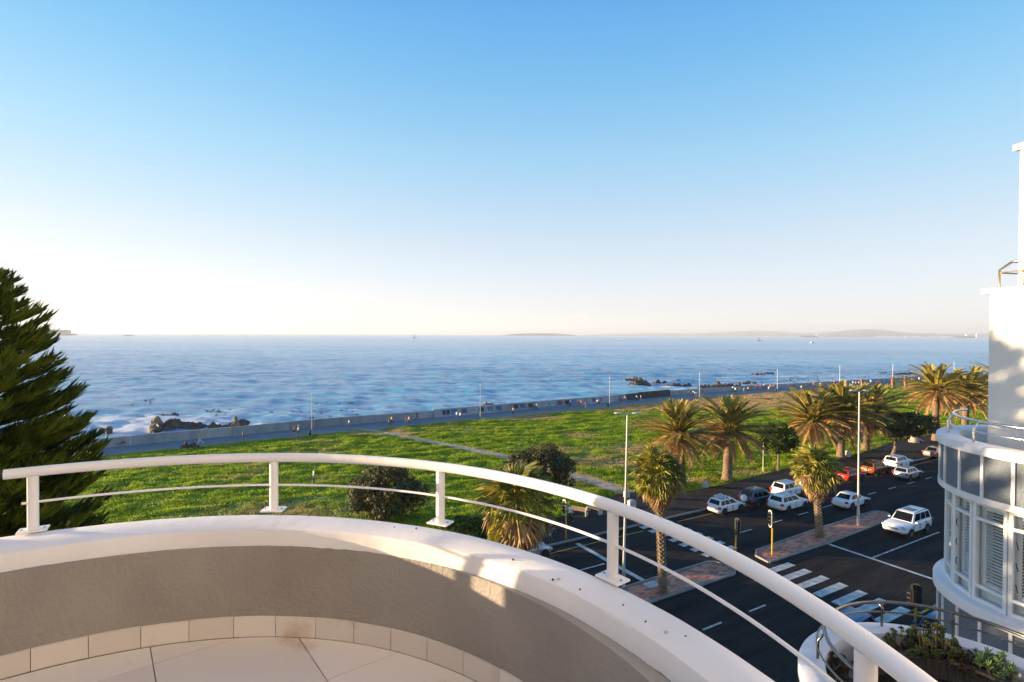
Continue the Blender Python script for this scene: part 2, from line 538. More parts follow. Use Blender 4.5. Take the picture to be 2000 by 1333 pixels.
# ------------------------------------------------------------------ land, road, promenade
SEA_Z = -3.0
def chaikin(p, n=2):
    for _ in range(n):
        q = [p[0]]
        for a, c in zip(p, p[1:]):
            q += [a * 0.75 + c * 0.25, a * 0.25 + c * 0.75]
        p = q + [p[-1]]
    return p
edge_px = [(200, 893), (255, 884), (450, 865), (610, 852), (700, 840), (850, 829), (940, 819.5), (1070, 806.5), (1190, 795.5), (1290, 785.5), (1365, 779.5), (1440, 772.5), (1517, 766), (1570, 762), (1640, 757), (1735, 750), (1801, 744.5)]
base_px = [(180, 878), (255, 870.5), (315, 863.8), (450, 852.7), (525, 844.5), (600, 837), (700, 828), (782, 822), (850, 815.5), (925, 809), (1000, 802.5), (1100, 793.5), (1175, 787), (1250, 779.5), (1318, 772.5), (1365, 768.7), (1425, 764.5), (1500, 759.5), (1570, 755.5), (1640, 751), (1735, 745.5), (1800, 741.5)]
PE = [G(*p) for p in edge_px]; PW = [G(*p) for p in base_px]
dl = Vector((0.86, 0.51, 0)).normalized()
def extend(p, l=160, r=500):
    return [p[0] - dl * l] + p + [p[-1] + dl * r]
PE = chaikin(extend(PE)); PW = chaikin(extend(PW))

# sheet of land ending at the sea wall
land = MB()
pts = [(p.x, p.y) for p in PW]
land.prism([(-400, -400), (3000, -400)] + [(3000, PW[-1].y + 300)] + pts[::-1] + [(-400, PW[0].y - 120)], -6.0, -0.10)
tag(land.build('ground', mat('bare_ground', (0.09, 0.08, 0.05), 0.9, var=0.3, vscale=0.2)), kind='structure')

def ribbon(a, c, z0, z1):
    b = MB(); n = len(a); vs = []; fs = []
    for p, q in zip(a, c):
        vs += [(p.x, p.y, z0), (p.x, p.y, z1), (q.x, q.y, z1), (q.x, q.y, z0)]
    for i in range(n - 1):
        for j in range(3):
            fs.append((i * 4 + j, (i + 1) * 4 + j, (i + 1) * 4 + j + 1, i * 4 + j + 1))
    b.add(vs, fs)
    return b
def resamp(p, step):
    d = [0]
    for a, c in zip(p, p[1:]): d.append(d[-1] + (c - a).length)
    n = max(2, int(d[-1] / step)); out = []
    j = 0
    for i in range(n + 1):
        s = d[-1] * i / n
        while j < len(d) - 2 and d[j + 1] < s: j += 1
        f = (s - d[j]) / max(1e-9, d[j + 1] - d[j])
        out.append(p[j].lerp(p[j + 1], f))
    return out
n_ = 260
pe_r = resamp(PE, sum((c - a).length for a, c in zip(PE, PE[1:])) / n_)
pw_r = resamp(PW, sum((c - a).length for a, c in zip(PW, PW[1:])) / n_)
m_ = min(len(pe_r), len(pw_r)); pe_r = pe_r[:m_]; pw_r = pw_r[:m_]
tag(ribbon(pe_r, [p + Vector((-0.5, 0.8, 0)) * 0.5 for p in pw_r], -0.05, 0.0).build('promenade', M['promenade']), kind='structure')
tag(ribbon([p + Vector((0.5, -0.85, 0)) * 0.28 for p in pe_r], pe_r, -0.05, 0.07).build('promenade_kerb', M['kerb']), kind='structure')

# sea wall, cast panel by panel
sw = empty('sea_wall', (PW[20].x, PW[20].y, 0))
tag(sw, 'long pale concrete sea wall along the far edge of the promenade', 'wall')
CONC = [M['concrete']] + [mat('concrete_panel', c1, 0.85, col2=c2, vscale=0.6, bump=0.35, bscale=6, stretch=(1, 1, .35)) for c1, c2 in
        (((.20, .20, .21), (.34, .34, .34)), ((.30, .30, .30), (.46, .45, .44)), ((.26, .26, .275), (.38, .38, .39)))]
dark_conc = mat('dark_concrete', (0.035, 0.03, 0.03), 0.9, col2=(0.09, 0.08, 0.075), vscale=0.7, bump=0.4, bscale=6)  # darker concrete for one stretch of the wall
wall_px = resamp(chaikin([G(*p) for p in base_px] , 1), 4.6)
wall_px = [wall_px[0] - dl * 4.6 * k for k in range(9, 0, -1)] + wall_px + [wall_px[-1] + dl * 4.6 * k for k in range(1, 14)]
WALL_PTS = wall_px
def px_of(p):
    d = CM.transposed() @ (Vector(p) - Vector((0, 0, H)))
    return (1000 + 1050 * d.x / -d.z, 666.5 - 1050 * d.y / -d.z)
for a, c in zip(wall_px, wall_px[1:]):
    t_ = (c - a); L = t_.length; t_.normalize()
    nrm = Vector((t_.y, -t_.x, 0))
    x = px_of((a + c) / 2)[0]
    slope = 0.55 if 838 < x < 1235 else 0.06
    hgt = 1.48 if x < 840 else (1.62 if x < 1235 else (1.75 if x < 1316 else (1.35 if x < 1500 else 1.2)))
    hgt += rnd.uniform(-.02, .02)
    g = 0.03
    a2, c2 = a + t_ * g - sw.location, c - t_ * g - sw.location
    th = 0.45
    b = MB()
    vs = []
    for p in (a2, c2):
        vs += [p + nrm * slope, p + Vector((0, 0, hgt)), p - nrm * th + Vector((0, 0, hgt)), p - nrm * th + Vector((0, 0, -3.6)), p + nrm * slope + Vector((0, 0, -.2))]
    k = 5
    fs = [(j, (j + 1) % k, k + (j + 1) % k, k + j) for j in range(k)] + [tuple(range(k))[::-1], tuple(range(k, 2 * k))]
    b.add(vs, fs)
    b.build('wall_panel', dark_conc if 1229 < x < 1316 else (CONC[3] if x > 1520 else rnd.choice(CONC)), sw)

# asphalt road, pavement, kerbs
def quad_uv(b, u0, u1, v0, v1, z):
    b.add([uv(u0, v0, z), uv(u1, v0, z), uv(u1, v1, z), uv(u0, v1, z)], [(0, 1, 2, 3)])
b = MB()
for i in range(40): quad_uv(b, -60 + i * 8, -52 + i * 8, 9.0, 31.4, 0.0)
tag(b.build('road', M['asphalt']), kind='structure')
b = MB()
pav = [uv(-60, 31.55), uv(260, 31.55), uv(260, 37.4), uv(120, 37.2), uv(96, 38.2), uv(90, 38.9), uv(85, 38.4), uv(75, 36.9), uv(66, 36.2), uv(55, 36.4), uv(45, 35.6), uv(39.7, 35.8), uv(36.5, 37.8), uv(33.5, 38.3), uv(31, 37.1), uv(28, 36.6), uv(24.9, 35.7), uv(10, 35.3), uv(-60, 35.2)]
LAWN_EDGE = [p for p in pav[2:]]
b.prism([(p.x, p.y) for p in pav], -0.08, 0.12)
tag(b.build('pavement', M['asphalt_old']), kind='structure')
b = MB()
b.prism([(p.x, p.y) for p in (uv(-60, -30), uv(260, -30), uv(260, 13.1), uv(-60, 13.1))], -0.08, 0.12)
tag(b.build('pavement_near', M['asphalt_old']), kind='structure')
def kerb_line(name, pts, w=0.14, h=0.135, closed=False):
    """a run of kerbstones"""
    b = MB()
    n = len(pts)
    for i in range(n if closed else n - 1):
        a, c = pts[i], pts[(i + 1) % n]
        L = (c - a).length; k = max(1, int(L / 1.0)); t_ = (c - a).normalized()
        if closed and L < 1.0: k = 1
        ang = math.atan2(t_.y, t_.x)
        for j in range(k):
            m_ = a + t_ * (L * (j + .5) / k)
            b.box((m_.x, m_.y, h / 2 - .03 + rnd.uniform(-.004, .004)), (L / k - .012, w, h + .06), ang)
    return tag(b.build(name, M['kerb']), kind='structure')
kerb_line('kerb', [uv(-40, 31.47), uv(10, 31.47), uv(60, 31.47), uv(200, 31.47)])
kerb_line('kerb_near', [uv(0, 13.18), uv(60, 13.18), uv(120, 13.18)])

# painted markings, each stripe a sheet of its own
def marking(name, u0, u1, v0, v1, z=0.005, m='paint', nseg=1):
    c = uv((u0 + u1) / 2, (v0 + v1) / 2)
    b = MB()
    b.add([uv(a, d, z) - c for a, d in ((u0, v0), (u1, v0), (u1, v1), (u0, v1))], [(0, 1, 2, 3)])
    o = b.build(name, M[m], None, loc=c)
    tag(o, kind='structure')
    return o
for k, v in enumerate((21.17, 20.07, 18.97, 17.87, 16.77, 15.67, 14.57)):
    marking('crossing_stripe', 30.75 + .04 * math.sin(k * 3), 33.62, v - 0.27, v + 0.27)
for k, v in enumerate((24.92, 25.93, 26.93, 27.93, 28.98, 29.98, 30.95)):
    marking('crossing_stripe', 29.6, 32.8, v - 0.26, v + 0.26)
marking('stop_line', 39.0, 39.27, 13.9, 21.9)
marking('stop_line', 23.2, 23.55, 24.0, 30.9)
for a in (39.5,):
    marking('lane_line', 39.3, 49.0, 19.0, 19.12, 0.005)
for a in [22.1 - 3.75 * k for k in range(3, 0, -1)] + [22.1, 25.76]:
    marking('lane_line', a, a + 1.42, 18.57, 18.69)
for k in range(24):
    a = 35.4 + 3.79 * k if k < 1 else (39.45 + 3.78 * (k - 1))
    vv = 26.5 + min(0.45, 0.03 * (a - 35))
    marking('lane_line', a, a + 1.45, vv - .06, vv + .06)
marking('lane_line', 12.0, 22.9, 27.2, 27.32)
marking('yellow_line', 14.0, 29.3, 30.33, 30.43, 0.006, 'yellow')
marking('yellow_line', 33.2, 90.0, 30.5, 30.6, 0.006, 'yellow')
marking('yellow_line', 33.8, 60.0, 13.85, 13.97, 0.006, 'yellow')
marking('yellow_line', 33.65, 33.77, 13.85, 14.35, 0.006, 'yellow')

# red brick paved traffic islands
M['brick'] = mat('red_clay_paver', (0.60, 0.22, 0.125), 0.85, var=0.25, vscale=1.5, bump=0.3, bscale=30)
BR = [M['brick'], mat('pale_clay_paver', (0.66, 0.30, 0.18), 0.85, var=0.2, vscale=1.5), mat('dark_clay_paver', (0.34, 0.155, 0.11), 0.88, var=0.25, vscale=1.5)]
def island(name, poly):
    root = empty(name, sum(poly, Vector()) / len(poly))
    tag(root, kind='structure')
    off = root.location
    q = [p - off for p in poly]
    b = MB(); b.prism([(p.x, p.y) for p in q], -.05, 0.10)
    b.build('bed', mat('paver_joint_sand', (0.22, 0.14, 0.10), 0.95, var=0.3), root)
    n = len(poly)
    for i in range(n):
        a, c = q[i], q[(i + 1) % n]
        L = (c - a).length; k = max(1, round(L / 1.0)); t_ = (c - a).normalized(); ang = math.atan2(t_.y, t_.x)
        for j in range(k):
            m_ = a + t_ * (L * (j + .5) / k)
            b = MB(); b.box((m_.x, m_.y, .04 + rnd.uniform(-.004, .004)), (L / k - .012, .15, .19), ang)
            b.build('kerbstone', M['kerb'], root)
    return root, q
def inside(p, poly):
    c = False; n = len(poly)
    for i in range(n):
        a, d = poly[i], poly[(i + 1) % n]
        if (a.y > p.y) != (d.y > p.y) and p.x < (d.x - a.x) * (p.y - a.y) / (d.y - a.y) + a.x: c = not c
    return c
def pave(root, q, u0, u1, v0, v1, du, dv, limit=300):
    """brick courses: the nearest as single bricks, the rest joined"""
    boxm = []
    for m in BR:
        b = MB(); b.box((0, 0, 0), (du * S - .014, dv * S - .014, .05)); boxm.append(b.mesh('brick', m))
    rest = [MB() for _ in BR]
    off = root.location
    cand = []
    row = 0; v = v0
    while v < v1:
        u = u0 + (du / 2 if row % 2 else 0)
        while u < u1:
            p = uv(u, v) - off
            if inside(p, q) and all(inside(p + d_, q) for d_ in (U * .2, -U * .2, V * .16, -V * .16)):
                cand.append((p + off).length * 1000 + row * .001); cand[-1] = (cand[-1], p)
            u += du
        v += dv; row += 1
    cand.sort(key=lambda c: c[0])
    for i, (_, p) in enumerate(cand):
        k = rnd.choices((0, 1, 2), (5, 3, 2))[0]
        z = .078 + rnd.uniform(0, .008)
        if i < limit: link('brick', boxm[k], root, (p.x, p.y, z), (rnd.uniform(-.01, .01), rnd.uniform(-.01, .01), ROAD_ROT))
        else: rest[k].box((p.x, p.y, z), (du * S - .014, dv * S - .014, .05), ROAD_ROT)
    for m, b in zip(BR, rest):
        if b.v: tag(b.build('brick_paving', m, root), kind='stuff')
i1 = [uv(2, 22.0), uv(29.0, 22.0), uv(29.5, 22.4), uv(29.4, 23.7), uv(28.9, 24.0), uv(2, 24.0)]
r1, q1 = island('traffic_island', i1)
pave(r1, q1, 14, 30, 22.05, 24.1, .42, .21)
i2 = [uv(32.4, 22.0), uv(39.2, 22.0), uv(48.0, 22.3), uv(49.9, 22.9), uv(50.3, 23.4), uv(49.8, 23.95), uv(47.8, 24.05), uv(39.4, 23.9), uv(33.4, 23.65), uv(32.6, 23.1)]
r2, q2 = island('traffic_island', i2)
pave(r2, q2, 32, 50.5, 22.05, 24.1, .42, .21)

# ------------------------------------------------------------------ lawn
def lawn_mask_xy(x, y, poly):
    px = np.array([p.x for p in poly]); py = np.array([p.y for p in poly])
    c = np.zeros(x.shape, bool); n = len(poly)
    for i in range(n):
        j = (i + 1) % n
        cond = (py[i] > y) != (py[j] > y)
        with np.errstate(divide='ignore', invalid='ignore'):
            xi = (px[j] - px[i]) * (y - py[i]) / (py[j] - py[i]) + px[i]
        c ^= cond & (x < xi)
    return c
def seg_dist(x, y, pts):
    d = np.full(x.shape, 1e9)
    for a, c in zip(pts, pts[1:]):
        ax, ay, bx, by = a.x, a.y, c.x, c.y
        L2 = (bx - ax) ** 2 + (by - ay) ** 2 + 1e-9
        t = np.clip(((x - ax) * (bx - ax) + (y - ay) * (by - ay)) / L2, 0, 1)
        d = np.minimum(d, np.hypot(x - ax - t * (bx - ax), y - ay - t * (by - ay)))
    return d
pe_lawn = [p for p in pe_r if -150 < p.x < 330]
lawn_poly = pe_lawn + [p for p in LAWN_EDGE]
path_px = [(700, 838), (745, 844), (790, 853.5), (835, 863), (880, 871), (935, 882), (996, 895), (1060, 912), (1136, 934), (1190, 951), (1222, 964)]
PATH = chaikin([G(*p) for p in path_px], 2)
cell = 0.42
uu = np.arange(-62 * S, 235 * S, cell); vv_ = np.arange(34.0 * S, 92 * S, cell)
UU, VV = np.meshgrid(uu, vv_, indexing='ij')
X = UU * U.x + VV * V.x; Y = UU * U.y + VV * V.y
inl = lawn_mask_xy(X, Y, lawn_poly)
d_prom = seg_dist(X, Y, pe_lawn[::4] + [pe_lawn[-1]])
d_road = seg_dist(X, Y, LAWN_EDGE)
d_path = seg_dist(X, Y, PATH)
def dry_at(x, y, dp, dpath):
    """1 where the turf is bare or burnt"""
    u_ = (x * U.x + y * U.y) / S
    n1 = fbm(x * .11, y * .11, 4, 3); n2 = fbm(x * .5, y * .5, 3, 9)
    strip = np.clip(1.25 - dp / (2.5 + 28.0 * np.clip((u_ - 62) / 45, 0, 1) * np.clip((158 - u_) / 20, 0, 1)), 0, 1) * np.clip(.55 + .9 * np.clip((u_ - 40) / 40, 0, 1), 0, 1)
    blob = np.zeros_like(x)
    for (px, py, rx, ry, w) in ((1010, 817, 9, 3.0, 1.3), (735, 846, 7, 3, .9), (1135, 852, 3, 2, .8), (1290, 830, 9, 6, .45), (1150, 900, 7, 5, .5), (1245, 880, 6, 5, .6), (1090, 880, 5, 4, .5), (1340, 940, 4, 2, .7), (1100, 940, 5, 3.5, .6), (600, 862, 5, 2, .5), (560, 1000, 9, 4, .5), (1840, 835, 9, 6, .45), (1760, 850, 5, 4, .6), (1215, 905, 6, 4, .6), (1480, 925, 5, 3, .5)):
        p = G(px, py); blob = np.maximum(blob, w * np.exp(-((x - p.x) / rx) ** 2 - ((y - p.y) / ry) ** 2))
    base = np.clip((n1 - .60) * 3.0, 0, .3)
    return np.clip(np.maximum(np.maximum(strip, blob), base) * (.35 + 1.3 * n2) + np.clip(1.3 - dpath / 1.2, 0, 1) * .6, 0, 1)
DRY = dry_at(X, Y, d_prom, d_path)
fade = np.clip(np.minimum(np.minimum(d_prom, d_road) / 1.2, (d_path - .6) / 1.0), 0, 1)
Z = 0.05 + fade * (0.40 * (fbm(X * .16, Y * .3, 3, 1) - .45) + 0.42 * (fbm(X * .55, Y * .8, 3, 5) - .45) * (1 - .6 * DRY))
Z = np.maximum(Z, 0.01)
ok = inl | (d_road < .5) | (d_prom < .3)
qi = np.arange(X.size).reshape(X.shape)
cellok = ok[:-1, :-1] & ok[1:, :-1] & ok[1:, 1:] & ok[:-1, 1:]
quads = np.stack([qi[:-1, :-1][cellok], qi[1:, :-1][cellok], qi[1:, 1:][cellok], qi[:-1, 1:][cellok]], 1)
used = np.unique(quads); remap = np.full(X.size, -1); remap[used] = np.arange(len(used))
def lawn_material():
    m, nt, b, out = _nt('lawn_turf')
    b.inputs['Roughness'].default_value = 0.9; b.inputs['Specular IOR Level'].default_value = 0.1
    at = nt.nodes.new('ShaderNodeAttribute'); at.attribute_name = 'dry'
    geo = nt.nodes.new('ShaderNodeNewGeometry')
    n = nt.nodes.new('ShaderNodeTexNoise'); n.inputs['Scale'].default_value = 1.1; n.inputs['Detail'].default_value = 7; n.inputs['Roughness'].default_value = .65
    nt.links.new(geo.outputs['Position'], n.inputs['Vector'])
    g = nt.nodes.new('ShaderNodeValToRGB')
    g.color_ramp.elements[0].position = .34; g.color_ramp.elements[1].position = .66
    g.color_ramp.elements[0].color = (.055, .13, .008, 1); g.color_ramp.elements[1].color = (.26, .36, .018, 1)
    nt.links.new(n.outputs['Fac'], g.inputs['Fac'])
    s = nt.nodes.new('ShaderNodeValToRGB')
    s.color_ramp.elements[0].position = .35; s.color_ramp.elements[1].position = .65
    s.color_ramp.elements[0].color = (.28, .19, .10, 1); s.color_ramp.elements[1].color = (.60, .44, .28, 1)
    nt.links.new(n.outputs['Fac'], s.inputs['Fac'])
    mx = nt.nodes.new('ShaderNodeMix'); mx.data_type = 'RGBA'
    nt.links.new(at.outputs['Fac'], mx.inputs['Factor'])
    nt.links.new(g.outputs['Color'], mx.inputs['A']); nt.links.new(s.outputs['Color'], mx.inputs['B'])
    nt.links.new(mx.outputs['Result'], b.inputs['Base Color'])
    bp_ = nt.nodes.new('ShaderNodeBump'); bp_.inputs['Strength'].default_value = .8; bp_.inputs['Distance'].default_value = .12
    nt.links.new(n.outputs['Fac'], bp_.inputs['Height']); nt.links.new(bp_.outputs['Normal'], b.inputs['Normal'])
    return m
me = np_mesh('lawn', np.stack([X.ravel()[used], Y.ravel()[used], Z.ravel()[used]], 1), remap[quads], lawn_material(), True, True, {'dry': DRY.ravel()[used]})
lawn_o = link('lawn', me)
tag(lawn_o, kind='structure')

# gravel footpath across the lawn
pl = []; pr = []
for i, p in enumerate(PATH):
    t_ = (PATH[min(i + 1, len(PATH) - 1)] - PATH[max(i - 1, 0)]).normalized(); nn = Vector((-t_.y, t_.x, 0))
    f = i / (len(PATH) - 1); w = .55 + .75 * f + .12 * math.sin(i * 1.7)
    pl.append(p + nn * w); pr.append(p - nn * w)
b = MB(); vs = []; fs = []
for a, c in zip(pl, pr): vs += [(a.x, a.y, .075), ((a.x + c.x) / 2, (a.y + c.y) / 2, .095), (c.x, c.y, .075)]
for i in range(len(pl) - 1):
    for j in (0, 1): fs.append((i * 3 + j, i * 3 + j + 1, i * 3 + j + 4, i * 3 + j + 3))
b.add(vs, fs)
tag(b.build('path', mat('pale_gravel', (0.30, 0.235, 0.17), .95, col2=(0.60, 0.49, 0.37), vscale=1.3, bump=.8, bscale=6)), kind='structure')

# grass blades in tufts
NT = 330000
w_u = rng.random(NT * 2); w_v = rng.random(NT * 2)
gu = (-58 + 225 * w_u ** 1.25) * S; gv = (34.5 + 55 * w_v) * S
gx = gu * U.x + gv * V.x; gy = gu * U.y + gv * V.y
vis = (np.abs(gx) < gy * .99 + 2)
gx = gx[vis]; gy = gy[vis]; gu = gu[vis]; gv = gv[vis]
okp = lawn_mask_xy(gx, gy, lawn_poly)
gx = gx[okp]; gy = gy[okp]; gu = gu[okp]; gv = gv[okp]
dp = seg_dist(gx, gy, pe_lawn[::4] + [pe_lawn[-1]]); dpa = seg_dist(gx, gy, PATH); dr = seg_dist(gx, gy, LAWN_EDGE)
dry = dry_at(gx, gy, dp, dpa)
clump = fbm(gx * .55, gy * .9, 3, 21)
keep = (rng.random(len(gx)) < (1.0 - .5 * dry) * np.clip(.35 + 2.2 * (clump - .34), .12, 1)) & (dpa > .9) & (dr > .25) & (dp > .3)
gx, gy, gu, gv, dry, clump = [a[keep] for a in (gx, gy, gu, gv, dry, clump)]
iu = np.clip(((gu - uu[0]) / cell).astype(int), 0, len(uu) - 1); iv = np.clip(((gv - vv_[0]) / cell).astype(int), 0, len(vv_) - 1)
gz = Z[iu, iv]
nb = 5
n = len(gx)
dist = np.hypot(gx, gy)
hh = (0.10 + .26 * np.clip(clump - .3, 0, 1) + .05 * rng.random(n)) * (1 - .5 * dry) * np.clip(.8 + dist / 260, 0, 1.4)
ww = .05 + .00055 * dist
V3 = np.zeros((n, nb, 3, 3), np.float32)
ang = rng.random((n, nb)) * 2 * np.pi; rad = rng.random((n, nb)) ** .5 * .3
bx = gx[:, None] + rad * np.cos(ang * 3.1); by = gy[:, None] + rad * np.sin(ang * 3.1)
lean = .4 + .7 * rng.random((n, nb)); h2 = hh[:, None] * (.7 + .6 * rng.random((n, nb)))
ca, sa = np.cos(ang), np.sin(ang)
V3[:, :, 0, 0] = bx - sa * ww[:, None]; V3[:, :, 0, 1] = by + ca * ww[:, None]; V3[:, :, 0, 2] = gz[:, None] - .04
V3[:, :, 1, 0] = bx + sa * ww[:, None]; V3[:, :, 1, 1] = by - ca * ww[:, None]; V3[:, :, 1, 2] = gz[:, None] - .04
V3[:, :, 2, 0] = bx + ca * lean * h2; V3[:, :, 2, 1] = by + sa * lean * h2; V3[:, :, 2, 2] = gz[:, None] + h2
tri = np.arange(n * nb * 3).reshape(-1, 3)
M['grass'] = leaf_mat('grass_blade', (.11, .23, .008), (.50, .58, .030), .42, .55, .35)
nt_ = M['grass'].node_tree
_rp = [q for q in nt_.nodes if q.type == 'VALTORGB'][0]
_at = nt_.nodes.new('ShaderNodeAttribute'); _at.attribute_name = 'dry'
_mx = nt_.nodes.new('ShaderNodeMix'); _mx.data_type = 'RGBA'; _mx.inputs['B'].default_value = (.66, .44, .20, 1)
_to = [l.to_socket for l in _rp.outputs['Color'].links]
nt_.links.new(_at.outputs['Fac'], _mx.inputs['Factor']); nt_.links.new(_rp.outputs['Color'], _mx.inputs['A'])
for q in _to: nt_.links.new(_mx.outputs['Result'], q)
g_o = link('grass', np_mesh('grass', V3.reshape(-1, 3), tri, M['grass'], attr={'dry': np.repeat(np.clip(dry * 2.0 - .25, 0, 1), nb * 3)}))
tag(g_o, kind='stuff')
print('grass tufts', n)

# ------------------------------------------------------------------ sea
nr, na = 620, 560
r_ = 60 * (20500 / 60) ** (np.linspace(0, 1, nr) ** 1.35)
a_ = np.linspace(R(-75), R(75), na)
RR, AA = np.meshgrid(r_, a_, indexing='ij')
sx = RR * np.sin(AA); sy = RR * np.cos(AA)
sz = np.zeros_like(sx)
amp_f = np.clip(1.1 - RR / 1400, 0, 1)
for k in range(34):
    lam = 2.6 * (30 / 2.6) ** (rng.random())
    th = R(245) + rng.normal(0, .55)
    kx, ky = 2 * np.pi / lam * np.cos(th), 2 * np.pi / lam * np.sin(th)
    A = .0085 * lam ** .95 * .62
    ph = rng.random() * 6.28
    vis_f = np.clip((lam * 420 / RR - 1.0), 0, 1)          # waves too fine for the mesh out there fade away
    sz += A * vis_f * np.sin(kx * sx + ky * sy + ph + .6 * np.sin(.02 * sx + ph))
sz *= (.55 + .9 * fbm(sx * .012, sy * .012, 3, 40)) * amp_f
# foam near the shore and round the rocks
wx = np.array([p.x for p in WALL_PTS]); wy = np.array([p.y for p in WALL_PTS])
dsh = seg_dist(sx, sy, WALL_PTS[::3] + [WALL_PTS[-1]])
foam = np.clip(1 - dsh / 7.0, 0, 1) * .75
for (px, py, rx, ry, w) in ((300, 820, 24, 11, 1.0), (200, 835, 22, 8, 1.0), (420, 830, 16, 6, .9), (480, 803, 10, 4, .7), (730, 800, 18, 5, .55), (580, 815, 14, 4, .5), (1222, 744, 6, 5, 1.1), (1290, 755, 20, 6, .7), (1330, 760, 20, 5, .7), (1400, 743, 26, 6, .7), (1560, 735, 40, 8, .75), (1600, 742, 30, 6, .8), (1500, 748, 25, 6, .6), (1660, 735, 35, 10, .6), (1460, 734, 25, 8, .5), (970, 786, 14, 4, .5), (1120, 778, 10, 4, .4), (1320, 769, 6, 3, .7), (1850, 725, 60, 12, .55), (1760, 732, 40, 8, .5)):
    p = G(px, py, SEA_Z); foam = np.maximum(foam, w * np.exp(-((sx - p.x) / rx) ** 2 - ((sy - p.y) / ry) ** 2))
foam = foam * np.clip((dsh < 200), 0, 1)
qi = np.arange(sx.size).reshape(sx.shape)
quads = np.stack([qi[:-1, :-1].ravel(), qi[:-1, 1:].ravel(), qi[1:, 1:].ravel(), qi[1:, :-1].ravel()], 1)[:, ::-1]
def sea_material():
    m, nt, b, out = _nt('sea_water')
    b.inputs['Roughness'].default_value = 0.12
    b.inputs['IOR'].default_value = 1.33; b.inputs['Specular IOR Level'].default_value = 0.55
    geo = nt.nodes.new('ShaderNodeNewGeometry')
    at = nt.nodes.new('ShaderNodeAttribute'); at.attribute_name = 'foam'
    def noise(sc, det, stretch=None, rough=.6):
        v = geo.outputs['Position']
        if stretch:
            mp = nt.nodes.new('ShaderNodeMapping'); mp.inputs['Scale'].default_value = stretch
            mp.inputs['Rotation'].default_value = (0, 0, R(-25))
            nt.links.new(v, mp.inputs['Vector']); v = mp.outputs['Vector']
        n = nt.nodes.new('ShaderNodeTexNoise'); n.inputs['Scale'].default_value = sc; n.inputs['Detail'].default_value = det; n.inputs['Roughness'].default_value = rough
        nt.links.new(v, n.inputs['Vector']); return n
    big = noise(.004, 5, (.45, 1.6, 1))
    cr = nt.nodes.new('ShaderNodeValToRGB')
    cr.color_ramp.elements[0].position = .35; cr.color_ramp.elements[1].position = .68
    cr.color_ramp.elements[0].color = (.05, .29, .50, 1); cr.color_ramp.elements[1].color = (.17, .53, .74, 1)
    nt.links.new(big.outputs['Fac'], cr.inputs['Fac'])
    # foam: broken by noise
    fn = noise(.55, 8, (.7, 1.5, 1), .7)
    mr = nt.nodes.new('ShaderNodeMapRange'); mr.inputs['From Min'].default_value = .0; mr.inputs['From Max'].default_value = .16
    s1 = nt.nodes.new('ShaderNodeMath'); s1.operation = 'MULTIPLY_ADD'; s1.inputs[1].default_value = .46; s1.inputs[2].default_value = -.70
    nt.links.new(at.outputs['Fac'], s1.inputs[0])
    s2 = nt.nodes.new('ShaderNodeMath'); s2.operation = 'ADD'
    nt.links.new(s1.outputs[0], s2.inputs[0]); nt.links.new(fn.outputs['Fac'], s2.inputs[1])
    nt.links.new(s2.outputs[0], mr.inputs['Value'])
    mx = nt.nodes.new('ShaderNodeMix'); mx.data_type = 'RGBA'
    mx.inputs['B'].default_value = (.80, .80, .82, 1)
    nt.links.new(mr.outputs['Result'], mx.inputs['Factor']); nt.links.new(cr.outputs['Color'], mx.inputs['A'])
    nt.links.new(mx.outputs['Result'], b.inputs['Base Color'])
    ro = nt.nodes.new('ShaderNodeMath'); ro.operation = 'MULTIPLY_ADD'; ro.inputs[1].default_value = .6; ro.inputs[2].default_value = .16
    nt.links.new(mr.outputs['Result'], ro.inputs[0]); nt.links.new(ro.outputs[0], b.inputs['Roughness'])
    w1 = noise(.75, 8, (.5, 1.2, 1), .70); w2 = noise(.05, 5, (.5, 1.4, 1), .6)
    bp1 = nt.nodes.new('ShaderNodeBump'); bp1.inputs['Strength'].default_value = 1.0; bp1.inputs['Distance'].default_value = .9
    bp2 = nt.nodes.new('ShaderNodeBump'); bp2.inputs['Strength'].default_value = 1.0; bp2.inputs['Distance'].default_value = 1.6
    nt.links.new(w2.outputs['Fac'], bp2.inputs['Height'])
    nt.links.new(w1.outputs['Fac'], bp1.inputs['Height']); nt.links.new(bp2.outputs['Normal'], bp1.inputs['Normal'])
    nt.links.new(bp1.outputs['Normal'], b.inputs['Normal'])
    return m
sea = link('sea', np_mesh('sea', np.stack([sx.ravel(), sy.ravel(), sz.ravel()], 1), quads, sea_material(), True, True, {'foam': foam.ravel()}), None, (0, 0, SEA_Z))
tag(sea, kind='structure')
# ------------------------------------------------------------------ the building the balcony belongs to
own = empty('apartment_building', (0, -1.5, 0))
tag(own, 'white rendered apartment building that the balcony is part of, beside and behind it', 'building')
def wall_box(name, x0, x1, y0, y1, z0, z1, m, root):
    o = root.location
    b = MB(); b.box(((x0 + x1) / 2 - o.x, (y0 + y1) / 2 - o.y, (z0 + z1) / 2 - o.z), (x1 - x0, y1 - y0, z1 - z0))
    return b.build(name, m, root)
wall_box('added_fin_wall', -3.06, -2.86, -1.35, 2.79, 0, H + .12, M['white2'], own)  # unseen low fin, shaped to stop the sun but let sky light in
wall_box('rear_wall', -9.0, 2.2, -6, -1.35, 0, H + 9, M['white2'], own)
wall_box('right_wall', 2.202, 12, -6, 1.55, 0, H + 9, M['white2'], own)

